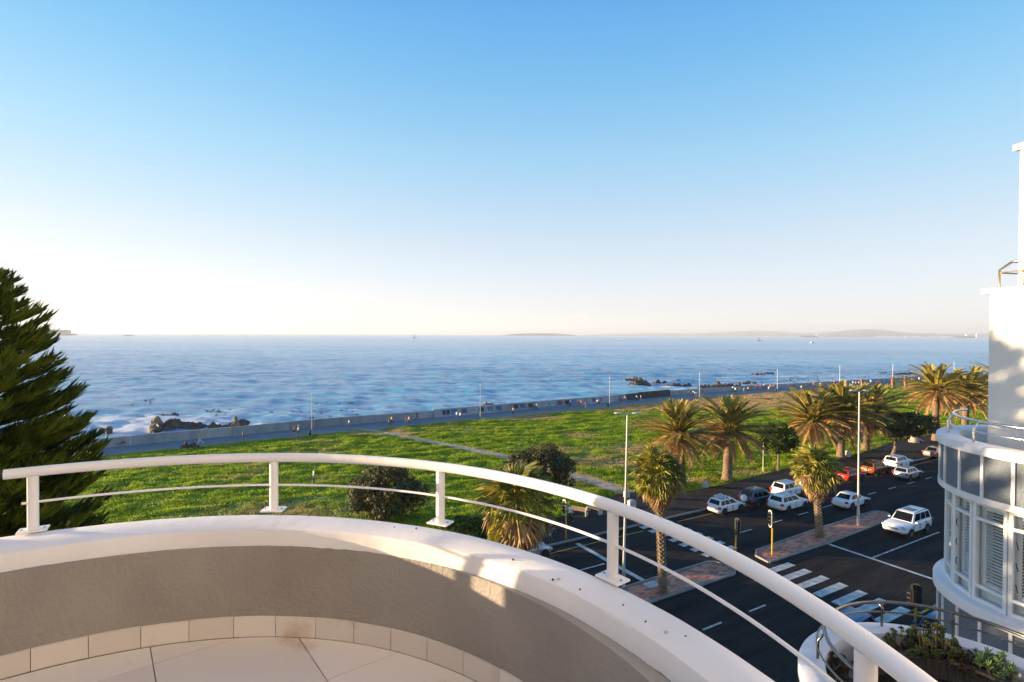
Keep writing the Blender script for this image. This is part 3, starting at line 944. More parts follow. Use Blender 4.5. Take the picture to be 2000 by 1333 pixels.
# ------------------------------------------------------------------ neighbouring round-cornered apartment block
nb_ = empty('apartment_block', (10.6, 9.95, 0))
tag(nb_, 'cream apartment block with rounded grey panelled corner and shuttered windows at the right edge', 'building')
NC = Vector((10.6, 9.95, 0))
def ring(name, prof, m, a0, a1, root, off, n=72, smooth=True):
    b = MB(); vs = []; fs = []; k = len(prof)
    for i in range(n + 1):
        a = a0 + (a1 - a0) * i / n
        vs += [(off[0] + r * math.cos(a), off[1] + r * math.sin(a), z) for r, z in prof]
    for i in range(n):
        for j in range(k): fs.append((i * k + j, i * k + (j + 1) % k, (i + 1) * k + (j + 1) % k, (i + 1) * k + j))
    fs.append(tuple(range(k))[::-1]); fs.append(tuple(n * k + j for j in range(k)))
    b.add(vs, fs)
    return b.build(name, m, root, smooth)
def round_cap(ro, ri, zt, zb, e=.03):
    return [(ro, zb), (ro, zt - e), (ro - e * .3, zt - e * .3), (ro - e, zt), (ri + e, zt), (ri + e * .3, zt - e * .3), (ri, zt - e), (ri, zb)]
A0, A1 = R(70), R(290)
Z1, Z2, Z3, Z4 = H - 1.98, H - 2.15, H - 2.913, H - 3.05
ring('coping', round_cap(2.14, 1.76, Z1, Z2), M['white'], A0, A1, nb_, (0, 0))
M['spandrel'] = mat('grey_textured_panel', (0.135, 0.16, 0.195), .7, var=.12, vscale=1.6, bump=.5, bscale=22)
def ang_px(px, r):
    d = ray(px, 900); d = Vector((d.x, d.y)).normalized(); c = Vector((NC.x, NC.y))
    q = c.dot(d); h2 = r * r - (c.length_squared - q * q)
    t = q - math.sqrt(max(0, h2)); p = d * t - c
    return math.atan2(p.y, p.x) % (2 * math.pi)
pj = [ang_px(x, 2.08) for x in (1846, 1874.6, 1919, 1980)]
st_ = pj[3] - pj[2]
pj = [pj[0] - st_ * 2.0, pj[0] - st_ * .95] + pj + [pj[3] + st_, pj[3] + 2 * st_]
def panels(zt, zb):
    for a, c in zip(pj, pj[1:]):
        ring('spandrel_panel', [(1.78, zb), (2.07, zb), (2.07, zt), (1.78, zt)], M['spandrel'], a + .006, c - .006, nb_, (0, 0), 10)
    for a in pj:
        ring('mullion', [(1.79, zb), (2.098, zb), (2.098, zt), (1.79, zt)], M['white'], a - .0125, a + .0125, nb_, (0, 0), 2)
panels(Z2, Z3)
ring('window_head', [(1.6, Z4), (2.06, Z4), (2.10, Z4 + .02), (2.10, Z3), (1.6, Z3)], M['white'], A0, A1, nb_, (0, 0))
ZS = H - 4.90; ZSB = H - 5.106
ring('sill', round_cap(2.16, 1.5, ZS, ZSB), M['white'], A0, A1, nb_, (0, 0))
panels(ZSB, H - 5.87)
ring('lower_wall', [(1.7, 0), (2.02, 0), (2.02, H - 5.87), (1.7, H - 5.87)], M['spandrel'], A0, A1, nb_, (0, 0))
ring('terrace_floor', [(0.0, Z1 - 1.0), (1.77, Z1 - 1.0), (1.77, Z1 - .9), (0.0, Z1 - .9)], M['concrete'], A0, A1, nb_, (0, 0), 40)
ring('terrace_parapet', [(1.765, Z1 - .9), (1.79, Z1 - .9), (1.79, Z2), (1.765, Z2)], M['white2'], A0, A1, nb_, (0, 0), 60)
# windows: flat bays between mullions
M['frame'] = mat('white_window_frame', (.80, .80, .80), .35, var=.03)
def glass_mat(name, tint=(.95, .97, .98)):
    m, nt, b, out = _nt(name)
    nt.nodes.remove(b)
    tr = nt.nodes.new('ShaderNodeBsdfTransparent'); tr.inputs['Color'].default_value = (*tint, 1)
    gl = nt.nodes.new('ShaderNodeBsdfGlossy'); gl.inputs['Roughness'].default_value = .02
    fr = nt.nodes.new('ShaderNodeFresnel'); fr.inputs['IOR'].default_value = 1.5
    mx = nt.nodes.new('ShaderNodeMixShader')
    ge = nt.nodes.new('ShaderNodeNewGeometry'); iv = nt.nodes.new('ShaderNodeMath'); iv.operation = 'SUBTRACT'; iv.inputs[0].default_value = 1
    nt.links.new(ge.outputs['Backfacing'], iv.inputs[1]); mu = nt.nodes.new('ShaderNodeMath'); mu.operation = 'MULTIPLY'
    nt.links.new(fr.outputs[0], mu.inputs[0]); nt.links.new(iv.outputs[0], mu.inputs[1])
    nt.links.new(mu.outputs[0], mx.inputs['Fac']); nt.links.new(tr.outputs[0], mx.inputs[1]); nt.links.new(gl.outputs[0], mx.inputs[2])
    nt.links.new(mx.outputs[0], out.inputs['Surface'])
    return m
M['glass'] = glass_mat('window_glass')
wa = [ang_px(x, 1.95) for x in (1866, 1904, 1973)]
wa = [wa[0] - .62, wa[0] - .30] + wa + [wa[2] + .42, wa[2] + .82]
ZT_, ZB_ = Z4, ZS
ztr = H - 3.36; zlow = H - 4.61
shm = M['frame']
for i, (a, c) in enumerate(zip(wa, wa[1:])):
    p = Vector((1.94 * math.cos(a), 1.94 * math.sin(a), 0)); q = Vector((1.94 * math.cos(c), 1.94 * math.sin(c), 0))
    t_ = (q - p); L = t_.length; t_.normalize(); an = math.atan2(t_.y, t_.x); nn = Vector((t_.y, -t_.x, 0))
    if nn.dot(p) < 0: nn = -nn
    mid = (p + q) / 2
    w = empty('window', mid); w.parent = nb_
    w.rotation_euler = (0, 0, an)
    sgn = 1 if Vector((-math.sin(an), math.cos(an), 0)).dot(nn) > 0 else -1     # local +y * sgn is outward
    b = MB()
    for x in (-L / 2 + .035, L / 2 - .035): b.box((x, 0, (ZT_ + ZB_) / 2), (.062, .09, ZT_ - ZB_))
    b.box((0, .002 * sgn, ZT_ - .03), (L - .13, .08, .06)); b.box((0, .002 * sgn, ZB_ + .035), (L - .13, .08, .07))
    for z in (ztr, zlow): b.box((0, .004 * sgn, z), (L - .13, .085, .055))
    b.build('frame', M['frame'], w, bevel=.004)
    for z0, z1 in ((ZB_ + .07, zlow - .027), (zlow + .027, ztr - .027), (ztr + .027, ZT_ - .06)):
        b = MB(); b.box((0, .01 * sgn, (z0 + z1) / 2), (L - .125, .006, z1 - z0)); b.build('pane', M['glass'], w)
    if i in (2, 4):
        for zz in (.2, .5, .8):
            b = MB(); z = zlow + (ztr - zlow) * zz; x = -(L / 2 - .10)
            b.tube([(x, .02 * sgn, z + .05), (x + .02, .045 * sgn, z + .01), (x + .035, .05 * sgn, z - .05), (x + .04, .04 * sgn, z - .08)], .008, 6)
            b.build('handle', M['dark'], w)
    # louvred shutter behind the glass
    s = empty('shutter', mid - nn * .10); s.parent = nb_; s.rotation_euler = (0, 0, an)
    x0, x1 = -L / 2 + .15, L / 2 - .05
    b = MB()
    b.box((x0 - .028, 0, (ZT_ + ZB_) / 2), (.055, .035, ZT_ - ZB_ - .1)); b.box((x1 - .0, 0, (ZT_ + ZB_) / 2), (.05, .035, ZT_ - ZB_ - .1))
    b.box(((x0 + x1) / 2, 0, ZB_ + .20), (x1 - x0, .03, .28)); b.box(((x0 + x1) / 2, 0, ZT_ - .10), (x1 - x0, .03, .10))
    b.build('shutter_frame', shm, s)
    z = ZB_ + .37
    sm = MB(); sm.box((0, 0, 0), (x1 - x0 - .03, .052, .009)); sme = sm.mesh('slat', shm)
    while z < ZT_ - .17:
        o = link('slat', sme, s, ((x0 + x1) / 2, 0, z), (sgn * R(-14 + rnd.uniform(-4, 4)), 0, 0))
        z += .0585
    b = MB(); b.box((-L / 2 + .065, 0, (ZT_ + ZB_) / 2), (.07, .02, ZT_ - ZB_ - .08)); b.build('side_panel', shm, s)
ring('room_wall', [(1.2, ZB_ + .003), (1.22, ZB_ + .003), (1.22, ZT_ - .003), (1.2, ZT_ - .003)], mat('room_shade_colour', (.05, .052, .055), .9), A0, A1, nb_, (0, 0), 40)  # dark colour stands in for the shade inside the room
# tower wall standing behind the round terrace
def prism_part(name, pts, z0, z1, m, root, bev=0):
    o = root.location
    b = MB(); b.prism([(p[0] - o.x, p[1] - o.y) for p in pts], z0, z1)
    return b.build(name, m, root, bevel=bev)
def grow(pts, g):
    c = Vector((sum(p[0] for p in pts) / len(pts), sum(p[1] for p in pts) / len(pts)))
    return [tuple(Vector(p) + (Vector(p) - c).normalized() * g * 1.4) for p in pts]
t1 = [(9.60, 10.83), (10.27, 7.75), (16, 7.75), (16, 10.9)]
prism_part('tower_wall', t1, 0, H + .85, M['white2'], nb_, .015)
prism_part('tower_coping', [(9.50, 10.93), (10.19, 7.65), (16.1, 7.65), (16.1, 11.0)], H + .853, H + .97, M['white'], nb_, .02)
t2 = [(9.95, 10.60), (10.50, 8.05), (16, 8.05), (16, 10.7)]
prism_part('upper_wall', t2, H + .973, H + 3.66, M['white2'], nb_, .015)
prism_part('upper_coping', [(9.87, 10.68), (10.44, 7.97), (16, 7.97), (16, 10.8)], H + 3.663, H + 3.79, M['white'], nb_, .02)
b = MB(); b.tube([(10.02 + .0 - 10.6, 10.5 - 9.95, H + 3.79), (10.02 - 10.6, 10.5 - 9.95, H + 4.12)], .03, 8)
b.build('vent_pipe', mat('brown_pipe', (.10, .06, .04), .6), nb_)
M['steel_dark'] = mat('bronzed_steel', (.24, .20, .17), .22, 1.0, var=.1, vscale=6)
M['brass'] = mat('brass_toned_steel', (.50, .38, .22), .25, 1.0, var=.1, vscale=6)
# stainless railings of that building: each a thing of its own
def steel_rail(name, lab, tubes, loc, m='steel'):
    o = empty(name, loc); tag(o, lab, 'railing', None)
    for nm, pts, r in tubes:
        b = MB(); b.tube([Vector(p) - Vector(loc) for p in pts], r, 10); b.build(nm, M[m], o, True)
    return o
def arc(c, r, a0, a1, z, n=40): return [(c[0] + r * math.cos(a0 + (a1 - a0) * i / n), c[1] + r * math.sin(a0 + (a1 - a0) * i / n), z) for i in range(n + 1)]
def bent_post(c, a, r0, r1, z0, z1, z2):
    f = lambda r, z: (c[0] + r * math.cos(a), c[1] + r * math.sin(a), z)
    return [f(r0, z0), f(r0, z1 - .03), f(r0 - .02, z1), f(r1 + .03, z2 - .015), f(r1, z2)]
tub = [('top_rail', arc(NC, 1.86, R(112), R(275), H - 1.585), .024), ('lower_rail', arc(NC, 1.95, R(128), R(275), H - 1.77), .014)]
for px in (1851.5, 1901):
    a = ang_px(px, 1.95)
    tub.append(('post', bent_post(NC, a, 1.95, 1.86, Z1, H - 1.68, H - 1.585), .02))
tub.append(('post', bent_post(NC, R(127), 1.95, 1.86, Z1, H - 1.68, H - 1.585), .02))
tub.append(('post', bent_post(NC, ang_px(1901, 1.95) + .62, 1.95, 1.86, Z1, H - 1.68, H - 1.585), .02))
steel_rail('terrace_railing', 'polished steel handrail curving round the white coping of the block terrace', tub, (NC.x, NC.y, Z1))
wd = Vector((.13, -.6, 0)).normalized(); wi = Vector((.6, .13, 0)).normalized()
P = Vector((9.745, 10.77, H + .97))
k_ = lambda s, i, z: tuple(P + wd * s + wi * i + Vector((0, 0, z)))
tub = [('top_rail', [k_(0, 0, .0), k_(0, 0, .36), k_(.12, .12, .50), k_(.2, .14, .52), k_(2.6, .14, .52)], .022),
       ('lower_rail', [k_(0, 0, .31), k_(2.6, 0, .31)], .012), ('cross_rail', [k_(0.02, .0, .30), k_(.02, 1.4, .30)], .014),
       ('post', [k_(.32, .14, 0), k_(.32, .14, .52)], .016), ('back_rail', [k_(.16, .14, .51), k_(.14, 1.4, .51)], .018), ('post', [k_(1.6, .14, 0), k_(1.6, .14, .52)], .016)]
steel_rail('roof_railing', 'brass coloured steel guard rail on top of the cream tower', tub, tuple(P), 'brass')

# ------------------------------------------------------------------ planted terrace one floor down
PC = Vector((5.08, 5.99, 0))
pt = empty('planter_terrace', (PC.x, PC.y, H - 5.2))
tag(pt, 'round white planter terrace with a weathered wooden slat lining one floor below', 'terrace')
zt = -4.07 + 5.2
B0, B1 = R(-60), R(250)
ring('coping', round_cap(1.633, 1.33, zt, zt - .16, .03), M['white'], B0, B1, pt, (0, 0))
ring('outer_wall', [(1.35, -6.0), (1.60, -6.0), (1.60, zt - .16), (1.35, zt - .16)], M['white2'], B0, B1, pt, (0, 0))
ring('planter_soil', [(1.0, zt - .6), (1.36, zt - .6), (1.36, zt - .36), (1.0, zt - .36)], M['soil'], B0, B1, pt, (0, 0))
M['wood'] = mat('weathered_timber', (.075, .055, .042), .8, col2=(.16, .125, .10), vscale=3, bump=.5, bscale=18, stretch=(6, 6, .5))
sl = MB(); sl.box((0, 0, 0), (.030, .072, .95)); slm = sl.mesh('timber_slat', M['wood'])
a = R(-45)
while a < R(150):
    link('timber_slat', slm, pt, (1.03 * math.cos(a), 1.03 * math.sin(a), zt - .13 - .475 + rnd.uniform(-.004, .004)), (0, 0, a + rnd.uniform(-.03, .03)))
    a += .0765
a = R(-45)
while a < R(150):
    ring('timber_cap', [(.985, zt - .128), (1.085, zt - .128), (1.085, zt - .10), (.985, zt - .10)], M['wood'], a, a + .175, pt, (0, 0), 4, False)
    a += .180
ring('deck', [(0, -.05), (1.0, -.05), (1.0, 0), (0, 0)], M['wood'], R(-180), R(180), pt, (0, 0))
RC = (5.19, 6.2)
tub = [('top_rail', arc(RC, 1.335, R(-45), R(187), H - 3.75, 60) + [(3.95, 5.95, H - 3.80), (4.0, 5.86, H - 4.0)], .022),
       ('lower_rail', arc(RC, 1.42, R(-45), R(200), H - 3.93, 60), .012)]
for px, py in ((1597, 1286), (1722, 1223), (1861, 1245)):
    g = G(px, py, H - 4.07)
    a = math.atan2(g.y - RC[1], g.x - RC[0]); r0 = math.hypot(g.x - RC[0], g.y - RC[1])
    tub.append(('post', bent_post(RC, a, r0, 1.335, H - 4.07, H - 3.82, H - 3.75), .016))
steel_rail('planter_railing', 'bronzed steel handrail round the planter terrace below', tub, (RC[0], RC[1], H - 4.07), 'steel_dark')
# potted succulents
M['terracotta'] = mat('terracotta', (.34, .13, .07), .8, var=.2, vscale=6)
def pot(root, r, h):
    b = MB(); b.lathe((0, 0, 0), [(r * .72, 0), (r * .9, h * .8), (r * 1.02, h * .8), (r * 1.04, h), (r * .92, h), (r * .9, h * .85)], 20)
    b.build('pot', M['terracotta'], root, True)
def rosette(b, c, nrm, r, n=9):
    nrm = nrm.normalized(); x = nrm.orthogonal().normalized(); y = nrm.cross(x)
    for ring_, (f, up, k) in enumerate(((1.0, .25, n), (.65, .55, n - 2), (.35, .9, n - 4))):
        for i in range(k):
            a = 2 * math.pi * (i + .5 * ring_) / k
            d = (x * math.cos(a) + y * math.sin(a)); s_ = (y * math.cos(a) - x * math.sin(a))
            tip = c + (d * f + nrm * up * .8) * r
            m_ = c + (d * f * .6 + nrm * up * .35) * r
            w = r * .26
            b.add([c, m_ + s_ * w, tip, m_ - s_ * w, m_ - nrm * r * .12], [(0, 1, 4), (1, 2, 4), (2, 3, 4), (3, 0, 4), (0, 3, 2, 1)])
M['aeon'] = leaf_mat('succulent_green', (.05, .085, .02), (.20, .22, .06), .12, .35, 4.0, .5)
M['aeon_d'] = leaf_mat('succulent_bronze', (.035, .03, .018), (.13, .075, .035), .12, .35, 4.0, .5)
M['pencil'] = leaf_mat('succulent_pale', (.10, .20, .06), (.32, .42, .16), .2, .35, 4.0, .5)
M['stem'] = mat('succulent_stem', (.16, .10, .06), .8, var=.2)
def succulent(loc, lab, kind, w, h, n, potr, seed):
    r_ = random.Random(seed)
    o = empty('potted_succulent', loc); tag(o, lab, 'potted plant', 'potted succulents on the planter terrace')
    ph = potr * 1.1
    pot(o, potr, ph)
    st = MB(); lf = MB()
    for i in range(n):
        a = r_.uniform(0, 6.28); q = r_.random() ** .5
        base = Vector((potr * .5 * q * math.cos(a), potr * .5 * q * math.sin(a), ph * .9))
        top = Vector((w * q * math.cos(a), w * q * math.sin(a), ph + h * (1 - .55 * q * q) * r_.uniform(.55, 1)))
        mid = (base + top) / 2 + Vector((w * .15 * math.cos(a), w * .15 * math.sin(a), -.02))
        st.tube([base, mid, top], [.012, .010, .008], 5)
        if kind == 'rosette':
            rosette(lf, top, (top - mid).normalized() + Vector((0, 0, .6)), r_.uniform(.030, .052))
        else:
            for k in range(12):
                d = Vector((r_.gauss(0, .55), r_.gauss(0, .55), r_.uniform(.3, 1))).normalized()
                c = top - (top - mid) * r_.uniform(0, .45)
                lf.tube([c, c + d * .035, c + d * r_.uniform(.06, .085)], [.006, .009, .003], 5)
    st.build('stem', M['stem'], o, True)
    lf.build('leaves', M['aeon' if seed % 3 == 1 else ('pencil' if kind != 'rosette' else 'aeon_d')], o)
    return o
zs = H - 4.07 - .36
def on_ring(px, py, r, z=zs):
    g = G(px, py, z); a = math.atan2(g.y - PC.y, g.x - PC.x)
    return (PC.x + r * math.cos(a), PC.y + r * math.sin(a), z)
succulent(on_ring(1740, 1268, 1.2), 'green rosette succulent bush at the far left curve of the planter', 'rosette', .30, .34, 70, .13, 1)
succulent(on_ring(1803, 1272, 1.19), 'tallest bronze green succulent bush with open rosettes beneath the yellow signal post', 'rosette', .30, .46, 85, .15, 4)
succulent(on_ring(1885, 1290, 1.2), 'low dark bronze succulent in a terracotta pot between two taller plants', 'rosette', .28, .20, 70, .15, 5)
succulent(on_ring(1968, 1312, 1.2), 'pale green finger leaved succulent in a terracotta pot at the right frame edge', 'pencil', .22, .36, 30, .15, 6)
succulent((PC.x - .95, PC.y + .80, zs), 'dark clump of small succulents at the back left of the planter by the white rail', 'rosette', .24, .2, 60, .14, 11)
succulent((PC.x - 1.15, PC.y + .12, zs), 'pale green finger leaved succulent low in the left of the planter behind the post', 'pencil', .18, .16, 24, .13, 9)
succulent((PC.x - 1.10, PC.y + .46, zs), 'grey and dark spiky succulent in a terracotta pot behind the white railing post', 'rosette', .20, .14, 40, .15, 8)

# ------------------------------------------------------------------ far shore, island, ships
def ridge(name, x_px, tops, dist, depth, m, lab, cat, step=40, rough=.25, kind='structure', base=SEA_Z - 2):
    """a range of hills: a real ridge with a front and a back slope, profile given as (px, py)"""
    xs = np.linspace(x_px[0], x_px[1], step)
    ys = np.interp(xs, [t[0] for t in tops], [t[1] for t in tops])
    rows = [(0, 0), (.12, .25), (.3, .62), (.5, 1.0), (.75, .5), (1, 0)]
    vs = []; r_ = random.Random(step)
    for i, (x, y) in enumerate(zip(xs, ys)):
        for (f, hf) in rows:
            Y = dist + depth * f + (depth * .12 * math.sin(i * .9 + f * 5) if 0 < f < 1 else 0)
            p = at_y(x, y, dist + depth * .5)
            h = max(0.5, p.z - SEA_Z)
            k = 1 if hf in (0, 1) else 1 + rough * math.sin(i * 1.3 + f * 9) * .5
            vs.append((p.x * Y / (dist + depth * .5), Y, base if hf == 0 else SEA_Z + h * hf * k))
    n = len(rows); fs = []
    for i in range(len(xs) - 1):
        for j in range(n - 1): fs.append((i * n + j, (i + 1) * n + j, (i + 1) * n + j + 1, i * n + j + 1))
    b = MB(); b.add(vs, fs)
    o = b.build(name, m, None, True)
    tag(o, kind=kind)
    return o
M['hill'] = mat('scrub_hill', (.10, .095, .06), .95, var=.3, vscale=.004)
ridge('hills', (1130, 1640), [(1130, 655), (1200, 652.5), (1290, 651), (1350, 652), (1420, 648.5), (1480, 645.5), (1520, 648), (1560, 651), (1600, 650), (1625, 646.5), (1640, 650)], 16000, 3000, M['hill'], None, None, 52)
ridge('mountain', (1590, 1932), [(1590, 656), (1620, 651), (1650, 645.5), (1690, 642.8), (1722, 644), (1755, 649), (1790, 651.5), (1860, 652.5), (1900, 653), (1932, 652)], 12500, 2500, M['hill'], None, None, 44)
ridge('island', (980, 1122), [(980, 655), (1000, 652.5), (1040, 651.2), (1080, 651.5), (1110, 653.5), (1122, 655)], 9000, 900, M['hill'], None, None, 20, .1)
M['shorewhite'] = mat('pale_coastal_town', (.62, .58, .52), .8, col2=(.80, .77, .72), vscale=.02)
tm = MB(); r_ = random.Random(3)
for i in range(150):
    x = 1715 + 218 * r_.random() ** .8; p = at_y(x, 658, 11800 + r_.uniform(0, 400)); hgt = r_.uniform(8, 26)
    tm.box((p.x, p.y, SEA_Z + hgt / 2), (r_.uniform(20, 70), 40, hgt))
tag(tm.build('coastal_town', M['shorewhite']), kind='stuff')
p = at_y(1910, 657, 11600)
blk = empty('tower_block', (p.x, p.y, SEA_Z)); tag(blk, 'single tall white block on the far shore beside a dark ship', 'building')
b = MB(); b.box((0, 0, 36), (75, 40, 72)); b.box((-14, 0, 76), (26, 30, 8)); b.build('facade', M['shorewhite'], blk)

M['shipdark'] = mat('dark_ship_hull', (.06, .065, .08), .6)
M['shippale'] = mat('pale_rust_containers', (.22, .11, .07), .7, col2=(.36, .2, .14), vscale=.05)
M['shipwhite'] = mat('white_superstructure', (.8, .8, .78), .5)
def ship(px, py, dist, L, hh, lab, hull='shipdark', flip=1, deck=None, name='cargo_ship', bridge=.8, bh=1.0):
    p = at_y(px, py, dist); p.z = SEA_Z
    o = empty(name, p, math.atan2(-p.x, p.y)); tag(o, lab, 'ship')
    b = MB()
    hw = L * .07
    pr = [(-L / 2, 0), (-L / 2, hw), (L * .38, hw), (L / 2, 0), (L * .38, -hw), (-L / 2, -hw)]
    b.prism([(x * flip, y) for x, y in (pr if flip > 0 else pr[::-1])], -1, hh)
    b.build('hull', M[hull], o)
    b = MB(); x = -L / 2 * bridge * flip
    b.box((x, 0, hh + hh * .45 * bh), (L * .10, hw * 1.6, hh * .9 * bh)); b.box((x, 0, hh + hh * .9 * bh + hh * .12), (L * .05, hw, hh * .3)); b.build('bridge', M['shipwhite'], o)
    if deck:
        b = MB()
        for k in range(9): b.box((-L * .36 * flip + L * .08 * k * flip, 0, hh + deck * .5), (L * .075, hw * 1.7, deck * (1 if k < 8 else .8)))
        b.build('container_stack', M['shippale'], o)
    return o
ship(119, 656, 3500, 160, 11, 'laden container ship fading into the haze beside the pine on the left', 'shippale', 1, 25, 'container_ship', .9, 3.4)
ship(1580, 657, 7800, 225, 22, 'dark tanker anchored between the pale hills and the small white motor boat', 'shipdark', -1, None, 'tanker', .8, 1)
ship(1882, 658.5, 7600, 250, 27, 'dark laden tanker off the far shore beside the cream tower', 'shipdark', -1, None, 'tanker', .2, .8)
ship(1613, 657, 8500, 45, 12, 'small red and white coaster on the horizon just right of the tanker', 'shippale', 1, None, 'coaster', .5, 1.4)
ship(1683, 657.5, 8300, 45, 12, 'small pale coaster on the horizon below the mountain top', 'shippale', -1, None, 'coaster', .3, 2)
ship(1497, 656, 9000, 40, 10, 'tiny pale vessel on the horizon below the faint hill', 'shipwhite', -1, None, 'coaster', .3, 2)
def boat(px, py, L, lab, sail=0, hull='shipwhite'):
    g = G(px, py, SEA_Z)
    o = empty('motor_boat' if not sail else 'sailing_boat', g, .1); tag(o, lab, 'boat')
    b = MB(); b.prism([(-L / 2, -L * .14), (L * .3, -L * .14), (L / 2, 0), (L * .3, L * .14), (-L / 2, L * .14)], -.3, L * .14); b.build('hull', M[hull], o)
    b = MB(); b.box((-L * .05, 0, L * .22), (L * .4, L * .2, L * .18), 0, (.8, .8)); b.build('cabin', M['shipwhite'], o)
    if sail:
        b = MB(); b.tube([(0, 0, L * .1), (0, 0, sail)], L * .012, 5); b.build('mast', M['shipwhite'], o)
        b = MB(); b.add([(-.1, 0, L * .25), (-L * .4, .1, L * .25), (-.1, .05, sail * .95), (-.1, .12, L * .25)], [(0, 1, 2), (1, 3, 2), (3, 0, 2), (0, 3, 1)]); b.build('sail', M['shipwhite'], o)
    return o
boat(1587, 670.5, 13, 'white motor boat heading right across the bay below the dark tanker')
boat(1482, 666, 16, 'small dark boat with a white mast left of the motor boat', 16, 'shipdark')
boat(810, 661, 18, 'tiny white yacht in the middle of the empty horizon', 22)
bk = G(249, 656.5, SEA_Z)
o = empty('reef_rock', bk); tag(o, 'low dark reef alone on the sea near the left horizon', 'rock')
b = MB(); b.ball((0, 0, 0), (30, 14, 6), 14, 6); b.ball((18, 4, 0), (22, 10, 4), 10, 5); b.build('rock_mass', M['shipdark'], o)

# rocks awash along the shore
M['rock'] = mat('wet_brown_rock', (.030, .020, .016), .6, col2=(.11, .07, .05), vscale=.8, bump=.6, bscale=2.5)
M['rock_tan'] = mat('dry_tan_rock', (.16, .10, .06), .8, col2=(.30, .20, .13), vscale=.8, bump=.6, bscale=2.5)
def rock_mesh(seed, sub=3):
    bm = bmesh.new(); bmesh.ops.create_icosphere(bm, subdivisions=sub, radius=1)
    r_ = np.random.default_rng(seed); ph = r_.random(12) * 6.28; dr_ = r_.normal(0, 1, (12, 3))
    for v in bm.verts:
        c = v.co.normalized(); s = 0
        for k in range(12):
            s += math.sin((c.x * dr_[k, 0] + c.y * dr_[k, 1] + c.z * dr_[k, 2]) * (1.6 + .55 * k) + ph[k]) * .22 / (1 + .22 * k)
        f = (.80 + .40 * s); f = math.floor(f * 6) / 6 * .55 + f * .45
        v.co = c * f; v.co.x *= 1 + .25 * math.sin(5 * c.z + ph[1]); v.co.z = max(-.5, v.co.z)
    me = bpy.data.meshes.new('rock'); bm.to_mesh(me); bm.free()
    return me
ROCKS = []
for s in range(6):
    for m in ('rock', 'rock_tan'):
        me = rock_mesh(s); me.materials.append(M[m]); ROCKS.append(me)
def rocks(lab, items, tan=0.1, seed=1, parts=14):
    """items: (px0, px1, py_top, py_base) outlines at sea level"""
    r_ = random.Random(seed)
    c = G((items[0][0] + items[0][1]) / 2, items[0][3], SEA_Z)
    o = empty('rock_outcrop', c); tag(o, lab, 'rock', 'rocks awash along the sea wall')
    for (x0, x1, yt, yb) in items:
        a = G(x0, yb, SEA_Z); e = G(x1, yb, SEA_Z); W = (e - a).length
        hh_ = max(.35, (yb - yt) / 1050 * a.y)
        n = max(1, min(parts, int(W / max(.7, hh_ * .55))))
        for k in range(n):
            p = a.lerp(e, (k + .5) / n) - c
            q_ = r_.random() ** 1.6; rw = min(W * .4, W / n * (.95 + 1.1 * q_)); rh = hh_ * (.5 + .7 * q_) * (1 - .4 * abs((k + .5) / n - .5))
            me = ROCKS[2 * r_.randrange(6) + (1 if r_.random() < tan else 0)]
            link('boulder', me, o, (p.x, p.y + rw * .3 + r_.uniform(-.2, 1.6) * hh_, rh * .12), (r_.uniform(-.2, .2), r_.uniform(-.2, .2), r_.uniform(0, 6)), (rw, rw * r_.uniform(.6, 1), rh))
rocks('largest heap of dark brown boulders in the surf beyond the left promenade', [(286, 340, 818, 842), (340, 384, 822, 840)], .12, 2)
rocks('pair of dark boulders against the wall right of the largest heap', [(388, 420, 826, 839), (418, 436, 828, 836)], .15, 3)
rocks('low tan topped boulders at the wall above the walker in white trousers', [(438, 470, 821, 836), (471, 481, 829, 834)], .5, 4)
rocks('low brown rock in the surf beside the pine tree', [(184, 210, 835, 846)], .7, 5)
rocks('half drowned brown rock far out above the largest heap', [(312, 336, 809, 815)], .6, 6)
rocks('tan rock with white surf at the tip of the reef', [(1220, 1246, 736, 743)], 1.0, 7)
rocks('dark rock shelf behind the tan rock at the reef tip', [(1233, 1273, 742, 753), (1273, 1303, 743, 749)], .1, 8)
rocks('long dark reef between the surf and the dark part of the wall', [(1303, 1351, 748.5, 755), (1311, 1366, 742.5, 746)], .1, 9)
rocks('broad brown reef behind the lamp post near the dark wall', [(1366, 1446, 749, 757.5)], .25, 10)
rocks('dark reef with a raised knob right of the lamp post', [(1446, 1480, 744, 750), (1468, 1486, 749, 755)], .3, 11)
rocks('lone brown islet out beyond the reef with calm water around', [(1470, 1494, 727.5, 733)], .5, 12)
rocks('small dark islet next to the lone brown islet', [(1495, 1514, 727, 731)], .1, 13)
rocks('flat black reef far to the right before the sculptures', [(1718, 1752, 727, 729.5), (1745, 1790, 729, 732)], 0, 14)
rocks('narrow dark ledge below the photo panels', [(946, 962, 785, 792)], .8, 15)
# drifting kelp
kb = MB(); r_ = random.Random(5)
for (x0, x1, y0, y1, n) in ((1520, 1600, 733, 744, 70), (1460, 1560, 741, 750, 60), (1560, 1700, 728, 742, 50), (610, 705, 782, 790, 14), (400, 450, 800, 812, 22), (1690, 1830, 722, 736, 50), (520, 700, 802, 816, 20), (230, 300, 775, 792, 10)):
    for _ in range(n):
        g = G(r_.uniform(x0, x1), r_.uniform(y0, y1), SEA_Z + .1); s = r_.uniform(.12, .6)
        kb.ball(g, (s, s * .6, .12), 6, 4)
tag(kb.build('kelp', mat('kelp', (.02, .016, .012), .5)), kind='stuff')

